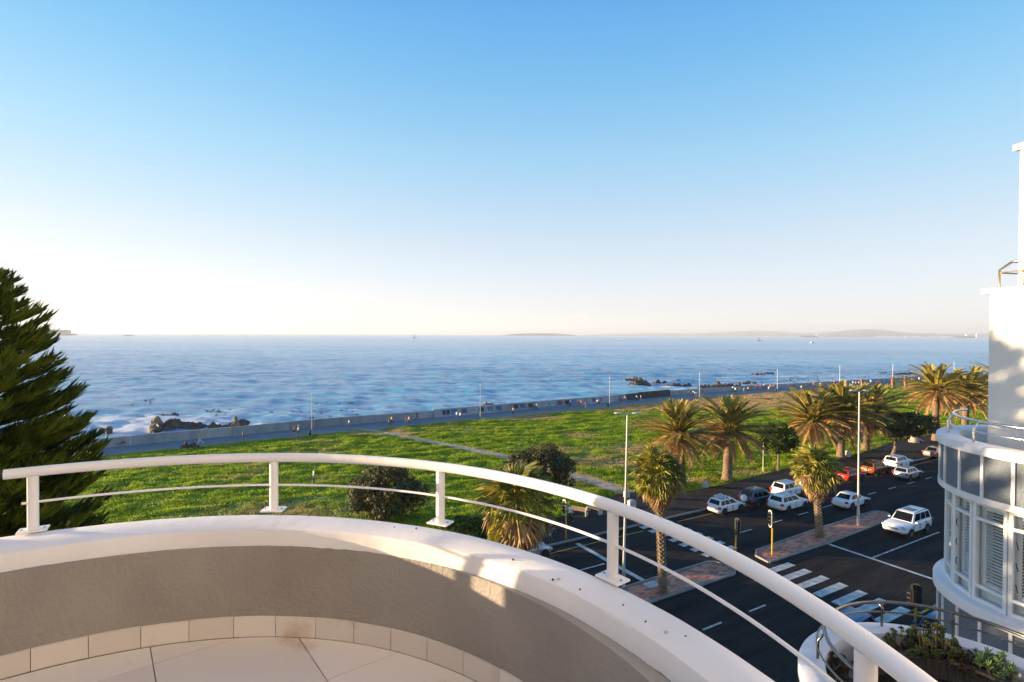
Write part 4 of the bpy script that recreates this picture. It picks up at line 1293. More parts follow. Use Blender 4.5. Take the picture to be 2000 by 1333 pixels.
# sea air
hz = MB(); hz.box((0, 0, 120), (42000, 42000, 260))
m = bpy.data.materials.new('sea_haze'); m.use_nodes = True; nt = m.node_tree; nt.nodes.clear()
vo = nt.nodes.new('ShaderNodeVolumePrincipled'); vo.inputs['Color'].default_value = (.86, .91, 1, 1); vo.inputs["Density"].default_value = 1.0e-4; vo.inputs["Anisotropy"].default_value = .15
ou = nt.nodes.new('ShaderNodeOutputMaterial'); nt.links.new(vo.outputs[0], ou.inputs['Volume'])
hzo = hz.build('haze', m); tag(hzo, kind='stuff')
# ------------------------------------------------------------------ trees
M['frond'] = leaf_mat('palm_frond', (.055, .06, .010), (.54, .41, .085), .25, .5, .35, .25)
M['frond_old'] = leaf_mat('old_palm_frond', (.22, .13, .045), (.66, .40, .16), .2, .55, .5, .3)
M['palmtrunk'] = mat('palm_trunk', (.13, .085, .055), .9, col2=(.30, .20, .13), vscale=2.2, bump=.8, bscale=5, stretch=(1, 1, 2.2))
M['fan'] = leaf_mat('fan_leaf', (.10, .115, .014), (.58, .49, .08), .28, .45, .6, .3)
M['fan_old'] = leaf_mat('dead_fan_leaf', (.26, .16, .065), (.70, .46, .22), .25, .6, .8, .3)
M['bark'] = mat('grey_brown_bark', (.10, .075, .055), .9, col2=(.22, .17, .12), vscale=4, bump=.7, bscale=8)
M['pinebark'] = mat('dark_pine_bark', (.045, .032, .025), .9, var=.3, vscale=5, bump=.6, bscale=12)
M['pine'] = leaf_mat('pine_foliage', (.010, .034, .007), (.16, .20, .02), .15, .6, 1.6, .15)
M['milk'] = leaf_mat('dark_evergreen_leaf', (.016, .024, .007), (.15, .13, .05), .15, .6, .8, .15)
M['round'] = leaf_mat('green_leaf', (.016, .034, .007), (.12, .15, .025), .2, .6, .8, .15)

def frond_mesh(name, e0, e1, L, m, seed, ll=.78):
    """one feather leaf along +x: arching midrib with two rows of leaflets"""
    r_ = random.Random(seed); b = MB(); n = 13
    p = Vector((0, 0, 0)); pts = [p.copy()]; tan = []
    for i in range(n):
        e = e0 + (e1 - e0) * ((i + .5) / n) ** 1.1
        d = Vector((math.cos(e), 0, math.sin(e))); p = p + d * (L / n); pts.append(p.copy()); tan.append(d)
    b.tube(pts, [.045 - .038 * i / n for i in range(n + 1)], 4)
    k = 34
    for side in (-1, 1):
        for i in range(k):
            s = .10 + .88 * (i + r_.random() * .5) / k
            j = min(n - 1, int(s * n)); c = pts[j].lerp(pts[j + 1], s * n - j); d = tan[j]
            up = Vector((-d.z, 0, d.x)); out = Vector((0, side, 0))
            l = ll * (.45 + 1.6 * s * (1 - s) + .25 * (1 - s)) * r_.uniform(.85, 1.1)
            dr = (d * .72 + out * .62 + up * .34).normalized()
            tip = c + dr * l + Vector((0, 0, -.18 * l))
            w = d * .062
            b.add([c - w, c + w, c + dr * l * .55 + w * .8, tip], [(0, 1, 2, 3)])
    return b.mesh(name, m)
FR = {}
FS = 1.18
def fronds():
    for k, (e0, e1, L) in enumerate(((80, 48, 3.6), (64, 22, 4.4), (49, 2, 4.8), (34, -14, 4.9), (16, -30, 4.7), (-6, -48, 4.3), (-34, -70, 3.6))):
        FR[k] = [frond_mesh('frond', R(e0), R(e1), L, M['frond'] if k < 5 else M['frond_old'], 10 * k + s) for s in (0, 1)]
    FR[7] = [frond_mesh('frond', R(22), R(-22), 4.5, M['frond_old'], 99)]
fronds()
def date_palm(px, py, cpx, cpy, sc, lab, seed, tr=.42, old=.2, nf=76):
    r_ = random.Random(seed)
    g = G(px, py); top = at_y(cpx, cpy, g.y) - g
    o = empty('date_palm', g); tag(o, lab, 'palm tree', 'date palms along the lawn')
    b = MB(); hh_ = top.z - .35 * sc; pts = []; rad = []
    n = 16
    for i in range(n + 1):
        f = i / n
        pts.append((top.x * f ** 1.3, top.y * f ** 1.3, -.1 + (hh_ + .1) * f)); rad.append(tr * (1.35 - .35 * min(1, f * 5)) * (1 + .06 * (i % 2)) * (1 + .25 * max(0, f - .82) / .18))
    b.tube(pts, rad, 14); b.build('trunk', M['palmtrunk'], o, True)
    # bulb of cut leaf bases under the crown
    b = MB()
    for i in range(46):
        a = i * 2.399; z = hh_ - .75 * sc * (1 - i / 46) + .15
        c = Vector((top.x * (z / max(.1, hh_)) ** 1.3 + tr * 1.05 * math.cos(a), top.y + tr * 1.05 * math.sin(a), z))
        d = Vector((math.cos(a), math.sin(a), .9)).normalized()
        b.tube([c - d * .1, c + d * .28], [.075, .05], 4)
    b.build('leaf_bases', M['frond_old'], o)
    for i in range(nf):
        f = (i + .5) / nf
        cl = min(6, int(f ** .8 * 7)); mesh = r_.choice(FR[cl])
        if r_.random() < old and cl >= 3: mesh = FR[7][0] if cl < 5 else mesh
        a = i * 2.39996 + r_.uniform(-.2, .2)
        link('frond', mesh, o, (top.x + .12 * math.cos(a) * f, top.y + .12 * math.sin(a) * f, hh_ + .30 * sc * (1 - f)),
             (r_.uniform(-.25, .25), r_.uniform(-.12, .12), a), (FS * sc * r_.uniform(.88, 1.08),) * 3)
    return o
date_palm(1333, 952, 1326, 850, .98, 'date palm with the most dead golden fronds, leftmost of the row by the road', 1, .42, .55, 78)
date_palm(1420, 940, 1425, 838, 1.0, 'thick trunked date palm just left of the small round tree', 2, .52, .15, 76)
date_palm(1590, 900, 1588, 822, 1.08, 'date palm standing directly behind the median fan palm', 3, .45, .25, 74)
date_palm(1642, 896, 1645, 806, 1.16, 'tall date palm left of the tall street lamp', 4, .48, .12, 74)
date_palm(1690, 882, 1698, 805, 1.1, 'date palm right behind the tall street lamp and beside the leaning tree', 5, .5, .1, 70)
date_palm(1827, 862, 1829, 762, 1.12, 'slim golden date palm left of the cream tower with a long bare trunk', 6, .44, .4, 72)
date_palm(1884, 850, 1888, 768, 1.15, 'date palm half overlapped by its left neighbour and touching the cream tower', 7, .5, .3, 72)
date_palm(1960, 836, 1960, 752, 1.25, 'date palm almost wholly hidden behind the cream tower', 8, .5, .3, 54)

def fan_mesh(name, m, seed, droop, rad=.82, pet=.75):
    """palmate leaf: petiole along +x, then a pleated fan with drooping tips"""
    r_ = random.Random(seed); b = MB()
    b.tube([(0, 0, 0), (pet * .5, 0, -.02), (pet, 0, -.10)], [.022, .016, .012], 4)
    c = Vector((pet, 0, -.10)); n = 19
    for i in range(n):
        a = R(-125 + 250 * i / (n - 1)); a2 = a + R(250 / (n - 1)) * .5; a1 = a - R(250 / (n - 1)) * .5
        l = rad * (.75 + .25 * math.cos(a * .8)) * r_.uniform(.9, 1.08)
        up = .10 + .05 * (i % 2)
        dd = droop * (.6 + .5 * r_.random())
        q = lambda an, f, z: c + Vector((math.cos(an) * l * f, math.sin(an) * l * f, z))
        b.add([c, q(a1, .58, up * .4 - .12 * dd), q(a, .62, up - .12 * dd), q(a2, .58, up * .4 - .12 * dd), q(a, 1.0, -.45 * dd)], [(0, 1, 2), (0, 2, 3), (1, 4, 2), (2, 4, 3)])
    return b.mesh(name, m)
FAN = [fan_mesh('fan_leaf', M['fan'], s, .45 + .3 * s) for s in range(3)]
FAN_OLD = [fan_mesh('dead_fan_leaf', M['fan_old'], 9 + s, 1.0 + .35 * s, .86) for s in range(3)]
def fan_palm(g, top, sc, lab, seed, nl=30, nd=30, tr=.22, boots=True):
    r_ = random.Random(seed)
    o = empty('fan_palm', g); tag(o, lab, 'palm tree', 'fan palms by the crossing')
    b = MB(); n = 14
    axis = lambda z: Vector((top.x * (z / top.z), top.y * (z / top.z), z))
    b.tube([axis(top.z * i / n) if i else Vector((0, 0, -.1)) for i in range(n + 1)], [tr * (1.35 - .4 * min(1, i / 4)) * (1 - .1 * i / n) for i in range(n + 1)], 12)
    b.build('trunk', M['palmtrunk'], o, True)
    if boots:
        b = MB(); z = .25; k = 0
        while z < top.z * .93:
            for j in range(5):
                a = j * 2 * math.pi / 5 + k * .63 + r_.uniform(-.1, .1); c = axis(z)
                d = Vector((math.cos(a), math.sin(a), 0)); s_ = Vector((-d.y, d.x, 0))
                p = c + d * tr * .93
                q = p + d * .085 + Vector((0, 0, .13))
                b.add([p - s_ * .085, p + s_ * .085, q + s_ * .045, q - s_ * .045, p + Vector((0, 0, .16))], [(0, 1, 2, 3), (3, 2, 4), (0, 3, 4), (1, 4, 2), (0, 4, 1)])
            z += .135; k += 1
        b.build('leaf_bases', mat('cut_palm_leaf_bases', (.24, .165, .10), .85, col2=(.50, .38, .25), vscale=3), o)
    for i in range(nl + nd):
        old = i >= nl
        f = (i + .5) / nl if not old else (i - nl + .5) / nd
        a = i * 2.39996 + r_.uniform(-.2, .2)
        el = R(82 - 128 * f) if not old else R(-42 - 40 * f)
        z = top.z + (.28 * (1 - f) - .12 * f if not old else -.18 - .55 * f * sc)
        mesh = r_.choice(FAN) if not old else r_.choice(FAN_OLD)
        if not old and f > .72 and r_.random() < .45: mesh = r_.choice(FAN_OLD)
        link('fan_leaf' if not old else 'dead_fan_leaf', mesh, o, axis(z) + Vector((.1 * math.cos(a), .1 * math.sin(a), 0)), (r_.uniform(-.3, .3), -el, a), (sc * r_.uniform(.85, 1.1) * (.95 if not old else .85),) * 3)
    return o
g = G(1295, 1160, .1); fan_palm(g, at_y(1286, 930, g.y) - g, 1.2, 'fan palm with a shaggy dead skirt on the near traffic island', 1, 54, 22, .25)
g = G(1601, 1050, .1); fan_palm(g, at_y(1592, 918, g.y) - g, 1.38, 'fan palm on the far traffic island beside the street lamp', 2, 46, 20, .26)
g = Vector((.30, 30.7, .1)); fan_palm(g, at_y(1008, 988, g.y) - g, 1.62, 'low looking fan palm cut off by the coping in front of the evergreen tree', 3, 50, 36, .28, False)

def leaf_crown(b_pts, n_leaf, size, seed, flat=.0):
    """leaf quads scattered on clumps; b_pts = [(centre, radii)]"""
    r_ = np.random.default_rng(seed); vs = []; 
    per = n_leaf // len(b_pts)
    for c, rad in b_pts:
        d = r_.normal(0, 1, (per, 3)); d /= np.linalg.norm(d, axis=1)[:, None]
        rr = (r_.random(per) ** .35)[:, None]
        p = np.array(c) + d * rr * np.array(rad)
        nn = d + r_.normal(0, .55, (per, 3)) + np.array([0, 0, .35]); nn /= np.linalg.norm(nn, axis=1)[:, None]
        t = np.cross(nn, r_.normal(0, 1, (per, 3))); t /= np.linalg.norm(t, axis=1)[:, None]
        s = np.cross(nn, t); sz_ = size * r_.uniform(.6, 1.3, per)[:, None]
        vs.append(np.stack([p - t * sz_ * .9, p + s * sz_ * .45 + nn * sz_ * .12, p + t * sz_ * .9, p - s * sz_ * .45 + nn * sz_ * .12], 1))
    v = np.concatenate(vs).reshape(-1, 3); q = np.arange(len(v)).reshape(-1, 4)
    return v, q
def broad_tree(name, g, H_, crown, lab, m, seed, nleaf=5200, leaf=.16, tr=.16, lean=(0, 0), limbs=5, clumps=26, cat='tree', fork=.45, group=None):
    """crown = (cx, cy, cz, rx, ry, rz) relative to the foot"""
    r_ = random.Random(seed); o = empty(name, g); tag(o, lab, cat, group)
    cx, cy, cz, rx, ry, rz = crown
    b = MB(); f0 = Vector((cx * .35, cy * .35, (cz - rz) * .75 + .25 * cz * fork))
    b.tube([(0, 0, -.1), f0 * .5 + Vector((lean[0], lean[1], 0)) * .3, f0], [tr * 1.3, tr, tr * .85], 8); b.build('trunk', M['bark'], o, True)
    pts = []
    for i in range(clumps):
        a = i * 2.399; z = 1 - 2 * (i + .5) / clumps; q = math.sqrt(1 - z * z) * r_.uniform(.55, .95); zz = z * r_.uniform(.6, .95)
        c = (cx + rx * q * math.cos(a), cy + ry * q * math.sin(a), cz + rz * zz)
        k = r_.uniform(.22, .38)
        pts.append((c, (rx * k, ry * k, rz * k * 1.05)))
    b = MB()
    for i in range(limbs):
        c = Vector(pts[(i * 5 + 2) % clumps][0]); m_ = f0.lerp(c, .5) + Vector((0, 0, -.15 * rz))
        b.tube([f0, m_, c], [tr * .6, tr * .4, tr * .15], 6)
    b.build('limbs', M['bark'], o, True)
    v, q = leaf_crown(pts, nleaf, leaf, seed)
    link('crown', np_mesh('crown', v, q, M[m], False, True), o)
    return o
g = G(1520, 920, .08); broad_tree('round_tree', g, 6, (.0, 0, 4.2, 2.55, 2.4, 1.95), 'small round headed tree with a thin forked trunk between the date palms', 'round', 3, 6500, .17, .15)
g = G(1742, 893, .08); broad_tree('leaning_tree', g, 6, (1.6, 0, 4.7, 4.1, 3.0, 1.9), 'dark wind leaning tree with a flat crown beside the last of the left palms', 'milk', 4, 7500, .19, .22, (.6, 0), 6, 26)
g = G(752, 1018, .05); broad_tree('evergreen_shrub', g, 5, (0, 0, 2.55, 3.7, 3.2, 2.25), 'broad dark evergreen shrub on the lawn behind the middle of the railing', 'milk', 5, 11000, .17, .2, (0, 0), 6, 34)
g = G(1050, 984, .05); broad_tree('evergreen_tree', g, 6, (0.2, 0, 3.7, 3.8, 3.2, 2.1), 'dark evergreen tree with olive highlights rising behind the low fan palm', 'milk', 6, 11000, .17, .22, (0, 0), 7, 32)
g = G(912, 1046, .05); broad_tree('low_bush', g, 2, (0, 0, .75, 2.3, 1.6, .85), 'low green bush at the coping edge left of the low fan palm', 'round', 7, 3500, .15, .08, (0, 0), 4, 16, 'bush')
g = G(975, 1035, .05); broad_tree('low_bush', g, 2, (0, 0, .9, 1.6, 1.4, 1.0), 'small olive bush close behind the low fan palm', 'milk', 8, 2500, .15, .08, (0, 0), 4, 14, 'bush')
# unseen trees added left of the frame to lay shade across the road
for k, (x, y, h_, r0) in enumerate(((-46, 29, 7.0, 3.6), (-55, 35.2, 8.2, 3.2), (-50, 40.3, 7.2, 2.6), (-58, 44.5, 6.5, 1.9))):
    broad_tree('shade_tree', Vector((x, y, 0)), h_, (0, 0, h_ - r0 * .7, r0 * .8, r0, r0 * .8), '%s unseen tree added left of the frame to shade the road' % ('nearest', 'tallest', 'third', 'smallest')[k], 'round', 30 + k, 3000, .3, .25, (0, 0), 5, 18, 'tree', .45, 'unseen trees added for shade')
broad_tree('shade_tree', Vector((-13.5, 8.9, 0)), 15, (0, 0, 12.6, 1.9, 1.7, 2.6), 'slender unseen tree added left of the frame to shade the planter terrace', 'round', 41, 2600, .16, .25, (0, 0), 6, 22, 'tree', .45, 'unseen trees added for shade')  # unseen tree, added so that shade falls on the planter terrace

# Norfolk pine left of the balcony
def pine_branch(L, seed):
    r_ = random.Random(seed); b = MB(); n = 12
    pts = []
    for i in range(n + 1):
        f = i / n; pts.append(Vector((L * f, 0, L * (-.10 * f + .30 * f ** 2.4))))
    b.tube(pts, [max(.006, .028 * (1 - f / n * .85) * min(1.3, L / 2)) for f in range(n + 1)], 5)
    def spike(c, d, l, w):
        x = d.orthogonal().normalized(); y = d.cross(x)
        b.add([c + x * w, c - x * w * .5 + y * w * .87, c - x * w * .5 - y * w * .87, c + d * l * .5 + x * w * 1.2 + Vector((0, 0, -.02 * l)), c + d * l * .5 - x * w * .6 + y * w, c + d * l * .5 - x * w * .6 - y * w, c + d * l + Vector((0, 0, .05 * l))],
              [(0, 1, 4, 3), (1, 2, 5, 4), (2, 0, 3, 5), (3, 4, 6), (4, 5, 6), (5, 3, 6)])
    s = .16 if L > 1 else .05
    while s < 1.0:
        j = min(n - 1, int(s * n)); c = pts[j].lerp(pts[j + 1], s * n - j); tn = (pts[j + 1] - pts[j]).normalized()
        for side in (-1, 1):
            l1 = (.22 + .46 * min(1, L / 2)) * (.55 + .65 * math.sin(math.pi * min(1, s * 1.02)) ** .8) * r_.uniform(.8, 1.15)
            d = (tn * r_.uniform(.75, 1.0) + Vector((0, side * r_.uniform(.35, .75), r_.uniform(.10, .42)))).normalized()
            spike(c, d, l1, .016)
            for k in range(9):
                f = .12 + .82 * k / 9
                d2 = (d * 1.0 + Vector((r_.uniform(.1, .5), r_.uniform(-.6, .6), r_.uniform(.05, .7)))).normalized()
                spike(c + d * l1 * f, d2, l1 * r_.uniform(.3, .6), .0115)
        s += .062 / max(.5, L) * 1.1
    for k in range(8):
        d = Vector((1, r_.uniform(-.5, .5), r_.uniform(.2, .8))).normalized(); spike(pts[-1] - Vector((.08 * k * .5, 0, 0)), d, .2 + .1 * r_.random(), .013)
    return b.mesh('pine_branch', [M['pine']])
PB = {l: [pine_branch(l, int(l * 10) + s) for s in (0, 1)] for l in (.5, 1.0, 1.6, 2.2, 2.8)}
po = Vector((-13.45, 13.6, 0))
pine = empty('norfolk_pine', po); tag(pine, 'tall dark Norfolk pine with upswept plumes at the left edge', 'pine tree')
b = MB(); ztop = H + 2.3
b.tube([(0, 0, 0), (0, 0, H - 4), (0, 0, H), (0, 0, ztop)], [.34, .17, .09, .015], 10); b.build('trunk', M['pinebark'], pine, True)
r_ = random.Random(12); z = H - 10.5; k = 0
while z < ztop - .05:
    dz = z - H
    Lb = float(np.interp(dz, [-10, -6.5, -4.6, -3.5, -2.4, -.9, .7, 1.5, 2.05], [2.6, 2.5, 2.35, 2.15, 1.85, 1.5, .85, .3, .08]))
    nbq = 7 if dz > -6 else 6
    for j in range(nbq):
        a = 2 * math.pi * (j + r_.uniform(-.25, .25)) / nbq + k * .55
        key = min(PB, key=lambda q: abs(q - Lb)); sc = Lb / key * r_.uniform(.86, 1.08)
        link('pine_branch', r_.choice(PB[key]), pine, (0, 0, z + r_.uniform(-.09, .09)), (r_.uniform(-.2, .2), R(-(14 if dz > .6 else 4)) + r_.uniform(-.12, .12), a), (sc, sc, sc * r_.uniform(.9, 1.15)))
    z += .33 if dz < .8 else .20; k += 1
# ------------------------------------------------------------------ cars
def paint(name, col, metal=0.0, rough=.28):
    return mat(name, col, rough, metal, var=.03, vscale=2, coat=.6)
P_ = dict(white=paint('white_car_paint', (.80, .80, .80)), silver=paint('silver_car_paint', (.55, .55, .56), .5, .32), blue=paint('dark_blue_car_paint', (.012, .035, .10), .2), red=paint('red_car_paint', (.42, .018, .012)),
          orange=paint('copper_car_paint', (.30, .075, .015), .35), mid=paint('mid_blue_car_paint', (.02, .075, .20), .2), bronze=paint('pale_bronze_car_paint', (.40, .33, .29), .4))
M['carglass'] = mat('tinted_car_glass', (.008, .009, .011), .09, var=.1, spec=.2)
M['tyre'] = mat('tyre_rubber', (.018, .018, .018), .85, var=.2)
M['rim'] = mat('alloy_rim', (.50, .50, .51), .3, .8, var=.05)
M['tail'] = mat('red_tail_lamp', (.62, .02, .015), .2, var=.1, coat=.5)
M['headlamp'] = mat('clear_head_lamp', (.70, .70, .70), .12, .3, var=.05, coat=.5)
M['plate'] = mat('number_plate', (.70, .70, .66), .5, var=.03)
M['trim'] = mat('black_car_trim', (.018, .018, .019), .6, var=.2)
_wh = MB()
_wh.lathe((0, 0, 0), [(.18, -.10), (.29, -.105), (.325, -.07), (.325, .07), (.29, .105), (.18, .10)], 18, False)
WHEEL = _wh.mesh('tyre', M['tyre'], True)
_rm = MB(); _rm.lathe((0, 0, 0), [(.205, -.09), (.20, .085), (.16, .07), (.05, .085), (.0, .085)], 18, False)
for k in range(5):
    a = 2 * math.pi * k / 5
    _rm.box((.11 * math.cos(a), .11 * math.sin(a), .088), (.16, .045, .018), a)
RIM = _rm.mesh('rim', M['rim'], True)
KINDS_ = dict(
    hatch=dict(L=3.95, W=1.68, H=1.47, body=[(-.5, .66, .36, .80), (-.485, .78, .26, .88), (-.44, .83, .22, .92), (-.2, .84, .19, .93), (.1, .84, .19, .92), (.28, .83, .19, .90), (.42, .79, .22, .80), (.48, .70, .26, .68), (.5, .58, .34, .58)],
               cab=(-.475, .27, -.40, .06), belt=.92, wb=2.48, sb=3),
    wagon=dict(L=4.45, W=1.80, H=1.56, body=[(-.5, .70, .40, .86), (-.485, .83, .30, .94), (-.44, .88, .25, .98), (-.2, .89, .22, 1.0), (.1, .89, .22, .99), (.25, .88, .22, .97), (.40, .84, .25, .88), (.475, .76, .30, .76), (.5, .62, .38, .66)],
               cab=(-.475, .25, -.41, .05), belt=.99, wb=2.66, sb=3),
    suv=dict(L=4.35, W=1.80, H=1.68, body=[(-.5, .72, .46, .90), (-.485, .83, .36, 1.0), (-.44, .88, .32, 1.04), (-.2, .89, .28, 1.06), (.1, .89, .28, 1.05), (.24, .88, .28, 1.03), (.40, .85, .32, .96), (.48, .78, .38, .84), (.5, .66, .46, .72)],
               cab=(-.48, .22, -.43, .05), belt=1.05, wb=2.62, sb=3),
    mpv=dict(L=4.15, W=1.72, H=1.60, body=[(-.5, .68, .38, .84), (-.485, .80, .28, .92), (-.44, .84, .23, .96), (-.2, .85, .20, .98), (.1, .85, .20, .97), (.3, .84, .20, .94), (.43, .78, .24, .80), (.485, .68, .28, .68), (.5, .56, .36, .58)],
             cab=(-.48, .33, -.41, .08), belt=.97, wb=2.65, sb=3),
    sedan=dict(L=4.40, W=1.70, H=1.46, body=[(-.5, .68, .38, .84), (-.485, .79, .28, .94), (-.44, .83, .23, .96), (-.28, .845, .20, .95), (0, .845, .20, .92), (.24, .83, .20, .89), (.40, .80, .22, .80), (.475, .72, .26, .68), (.5, .58, .34, .58)],
               cab=(-.36, .23, -.21, .04), belt=.92, wb=2.60, sb=2),
    big=dict(L=4.95, W=1.97, H=1.92, body=[(-.5, .80, .54, 1.0), (-.485, .91, .44, 1.12), (-.44, .96, .38, 1.17), (-.2, .97, .35, 1.19), (.1, .97, .35, 1.18), (.22, .96, .35, 1.16), (.40, .94, .40, 1.10), (.475, .88, .46, 1.0), (.5, .76, .54, .86)],
             cab=(-.485, .20, -.44, .06), belt=1.18, wb=2.85, sb=3))
def car(kind, center, heading, pm, lab, extras=(), name='car', steer=0):
    K = KINDS_[kind]; L, W, HH = K['L'], K['W'], K['H']
    pm_ = P_[pm]
    root = empty(name, center, heading); tag(root, lab, 'car', 'cars on the road')
    # lower body
    b = MB(); st = K['body']; vs = []; fs = []
    k = 0
    for (fx, w, zb, zs) in st:
        w = w * W / (2 * .89) if kind != 'big' else w
        zm = zb + (zs - zb) * .55
        half = [(w * .82, zb), (w * .97, zb + .10), (w, zm), (w * .985, zs - .10), (w * .93, zs - .02), (w * .72, zs + .012)]
        ring_ = [(fx * L, y, z) for y, z in half] + [(fx * L, -y, z) for y, z in half[::-1]]
        k = len(ring_); vs += ring_
    n = len(st)
    for i in range(n - 1):
        for j in range(k): fs.append((i * k + j, i * k + (j + 1) % k, (i + 1) * k + (j + 1) % k, (i + 1) * k + j))
    fs += [tuple(range(k))[::-1], tuple((n - 1) * k + j for j in range(k))]
    b.add(vs, fs)
    # cabin
    xr0, xf0, xr1, xf1 = [q * L for q in K['cab']]
    zb = K['belt'] - .03; wb_ = W * .455; wt = W * .345; zr = HH - .055
    lay = [(xr0, xf0, wb_, zb), (xr0 + (xr1 - xr0) * .93, xf0 + (xf1 - xf0) * .93, wt * 1.05, zr - .02), (xr1 + .06, xf1 - .10, wt * .93, HH - .015), (xr1 + .45, xf1 - .45, wt * .72, HH)]
    vs = []
    for a, c, w, z in lay: vs += [(a, -w, z), (c, -w * .93 if z < HH - .1 else -w * .96, z), (c, w * .93 if z < HH - .1 else w * .96, z), (a, w, z)]
    fs = []
    for i in range(3):
        for j in range(4): fs.append((i * 4 + j, i * 4 + (j + 1) % 4, i * 4 + 4 + (j + 1) % 4, i * 4 + 4 + j))
    fs.append((12, 13, 14, 15))
    b.add(vs, fs)
    body = b.build('body', pm_, root, True)
    bv = body.modifiers.new('bevel', 'BEVEL'); bv.width = .03; bv.segments = 2; bv.limit_method = 'ANGLE'; bv.angle_limit = R(25)
    A = [Vector(v) for v in vs[:4]]; B = [Vector(v) for v in vs[4:8]]
    def pane(nm, p00, p10, p11, p01, u0, u1, v0, v1, off=.008, m='carglass'):
        f = lambda u, v: (p00 * (1 - u) + p10 * u) * (1 - v) + (p01 * (1 - u) + p11 * u) * v
        q = [f(u0, v0), f(u1, v0), f(u1, v1), f(u0, v1)]
        nn = (q[1] - q[0]).cross(q[3] - q[0]).normalized()
        if nn.dot(q[0] - Vector((0, 0, .6))) < 0: nn = -nn
        b = MB(); o_ = [x + nn * off for x in q]; i_ = [x - nn * .02 for x in q]
        b.add(o_ + i_, [(0, 1, 2, 3), (0, 4, 5, 1), (1, 5, 6, 2), (2, 6, 7, 3), (3, 7, 4, 0)])
        return b.build(nm, M[m], root)
    pane('rear_window', A[3], A[0], B[0], B[3], .09, .91, .20, .95)
    pane('windscreen', A[1], A[2], B[2], B[1], .05, .95, .10, .96)
    cuts = [(.055, .28), (.31, .56), (.59, .90)] if K['sb'] == 3 else [(.10, .47), (.50, .90)]
    for s in (0, 1):
        p = (A[0], A[1], B[1], B[0]) if s == 0 else (A[3], A[2], B[2], B[3])
        for u0, u1 in cuts: pane('side_window', *p, u0, u1, .16, .92)
    # wheels
    r_ = .325 if kind != 'big' else .385
    if kind == 'suv': r_ = .35
    for sx in (-1, 1):
        for sy in (-1, 1):
            c = (sx * K['wb'] / 2 + .02 * L * (1 if kind in ('sedan', 'wagon') else 0), sy * (W / 2 - .105), r_)
            sc = r_ / .325
            b = MB(); b.tube([(c[0], sy * (W / 2 - .22), c[2] + .02), (c[0], sy * (W / 2 + .004), c[2] + .02)], r_ + .06, 20); b.build('wheel_arch', M['trim'], root)
            w = link('wheel', WHEEL, root, c, (R(-90) * sy, 0, 0), (sc, sc, sc * 1.12))
            rm = link('rim', RIM, w)
    # lamps, bumpers, plates, mirrors
    zs = st[1][3]
    hw = W / 2
    for sy in (-1, 1):
        b = MB(); b.box((-L * .484, sy * hw * .85, zs - .11), (.20, .26, .20 if kind != 'mpv' else .30)); b.build('tail_lamp', M['tail'], root, bevel=.02)
        b = MB(); b.box((L * .472, sy * hw * .74, st[-2][3] - .06), (.22, .36, .17)); b.build('headlamp', M['headlamp'], root, bevel=.03)
        b = MB(); b.box((xf0 - .22, sy * (hw + .085), zb + .10), (.12, .18, .13)); b.build('mirror', pm_, root, bevel=.03)
        for xx in (.0, -.22):
            b = MB(); b.box((xx * L + .02, sy * (hw * .985), zb - .10), (.16, .03, .025)); b.build('door_handle', M['trim'], root)
    b = MB(); b.box((-L * .5 - .004, 0, zs - .30), (.02, .50, .11)); b.build('number_plate', M['plate'], root)
    b = MB(); b.box((L * .5 + .004, 0, st[-1][2] + .10), (.02, .50, .11)); b.build('number_plate', M['plate'], root)
    b = MB(); b.box((-L * .487, 0, st[0][2] + .02), (.10, W * .80, .14)); b.box((L * .49, 0, st[-1][2] + .0), (.08, W * .62, .12)); b.build('bumper_insert', M['trim'], root, bevel=.02)
    b = MB(); b.box((L * .494, 0, st[-1][3] - .06), (.06, W * .42, .12)); b.build('grille', M['trim'], root, bevel=.01)
    b = MB()
    for sy in (-1, 1):
        for fx in (.20, -.02, -.24):
            b.box((fx * L + .03, sy * hw * .99, zb - .30), (.012, .05, .48))
    b.build('door_seam', M['trim'], root)
    if 'rails' in extras:
        for sy in (-1, 1):
            b = MB(); b.tube([(xr1 + .15, sy * wt * .98, HH - .02), (xr1 + .22, sy * wt * .98, HH + .035), (xf1 - .45, sy * wt * .98, HH + .035), (xf1 - .35, sy * wt * .98, HH - .03)], .02, 6); b.build('roof_rail', M['trim'], root, True)
    if 'rack' in extras:
        b = MB()
        for x in (xr1 + .5, xf1 - .75): b.tube([(x, -wt - .04, HH - .03), (x, -wt, HH + .08), (x, wt, HH + .08), (x, wt + .04, HH - .03)], .022, 6)
        b.build('roof_bars', M['trim'], root)
        b = MB()
        for y, x0, x1, h_ in ((-.35, -.5, .75, .14), (-.1, -.6, .7, .15), (.18, -.55, .6, .14), (.38, -.45, .8, .15)):
            b.box((xr1 + .75 + (x0 + x1) / 2, y * 1.2, HH + h_), (x1 - x0, .13, .07), y * .25)
        b.build('roof_load', M['headlamp'], root, bevel=.02)
    if 'spare' in extras:
        sp = link('spare_wheel', WHEEL, root, (-L * .5 - .10, .10, .92), (0, R(-90), 0), (1.05, 1.05, 1.1))
        b = MB(); b.lathe((0, 0, 0), [(.335, -.09), (.335, .10), (.30, .13), (0, .14)], 20, False); cv = b.build('wheel_cover', P_['white'], sp, True)
    if 'sunroof' in extras:
        b = MB(); b.box(((xr1 + xf1) / 2 + .35, 0, HH + .003), (.95, wt * 1.2, .02)); b.build('sunroof', M['carglass'], root, bevel=.008)
    if 'spoiler' in extras:
        b = MB(); b.box((xr1 + .03, 0, HH - .035), (.26, wt * 1.8, .04)); b.build('spoiler', pm_, root, bevel=.015)
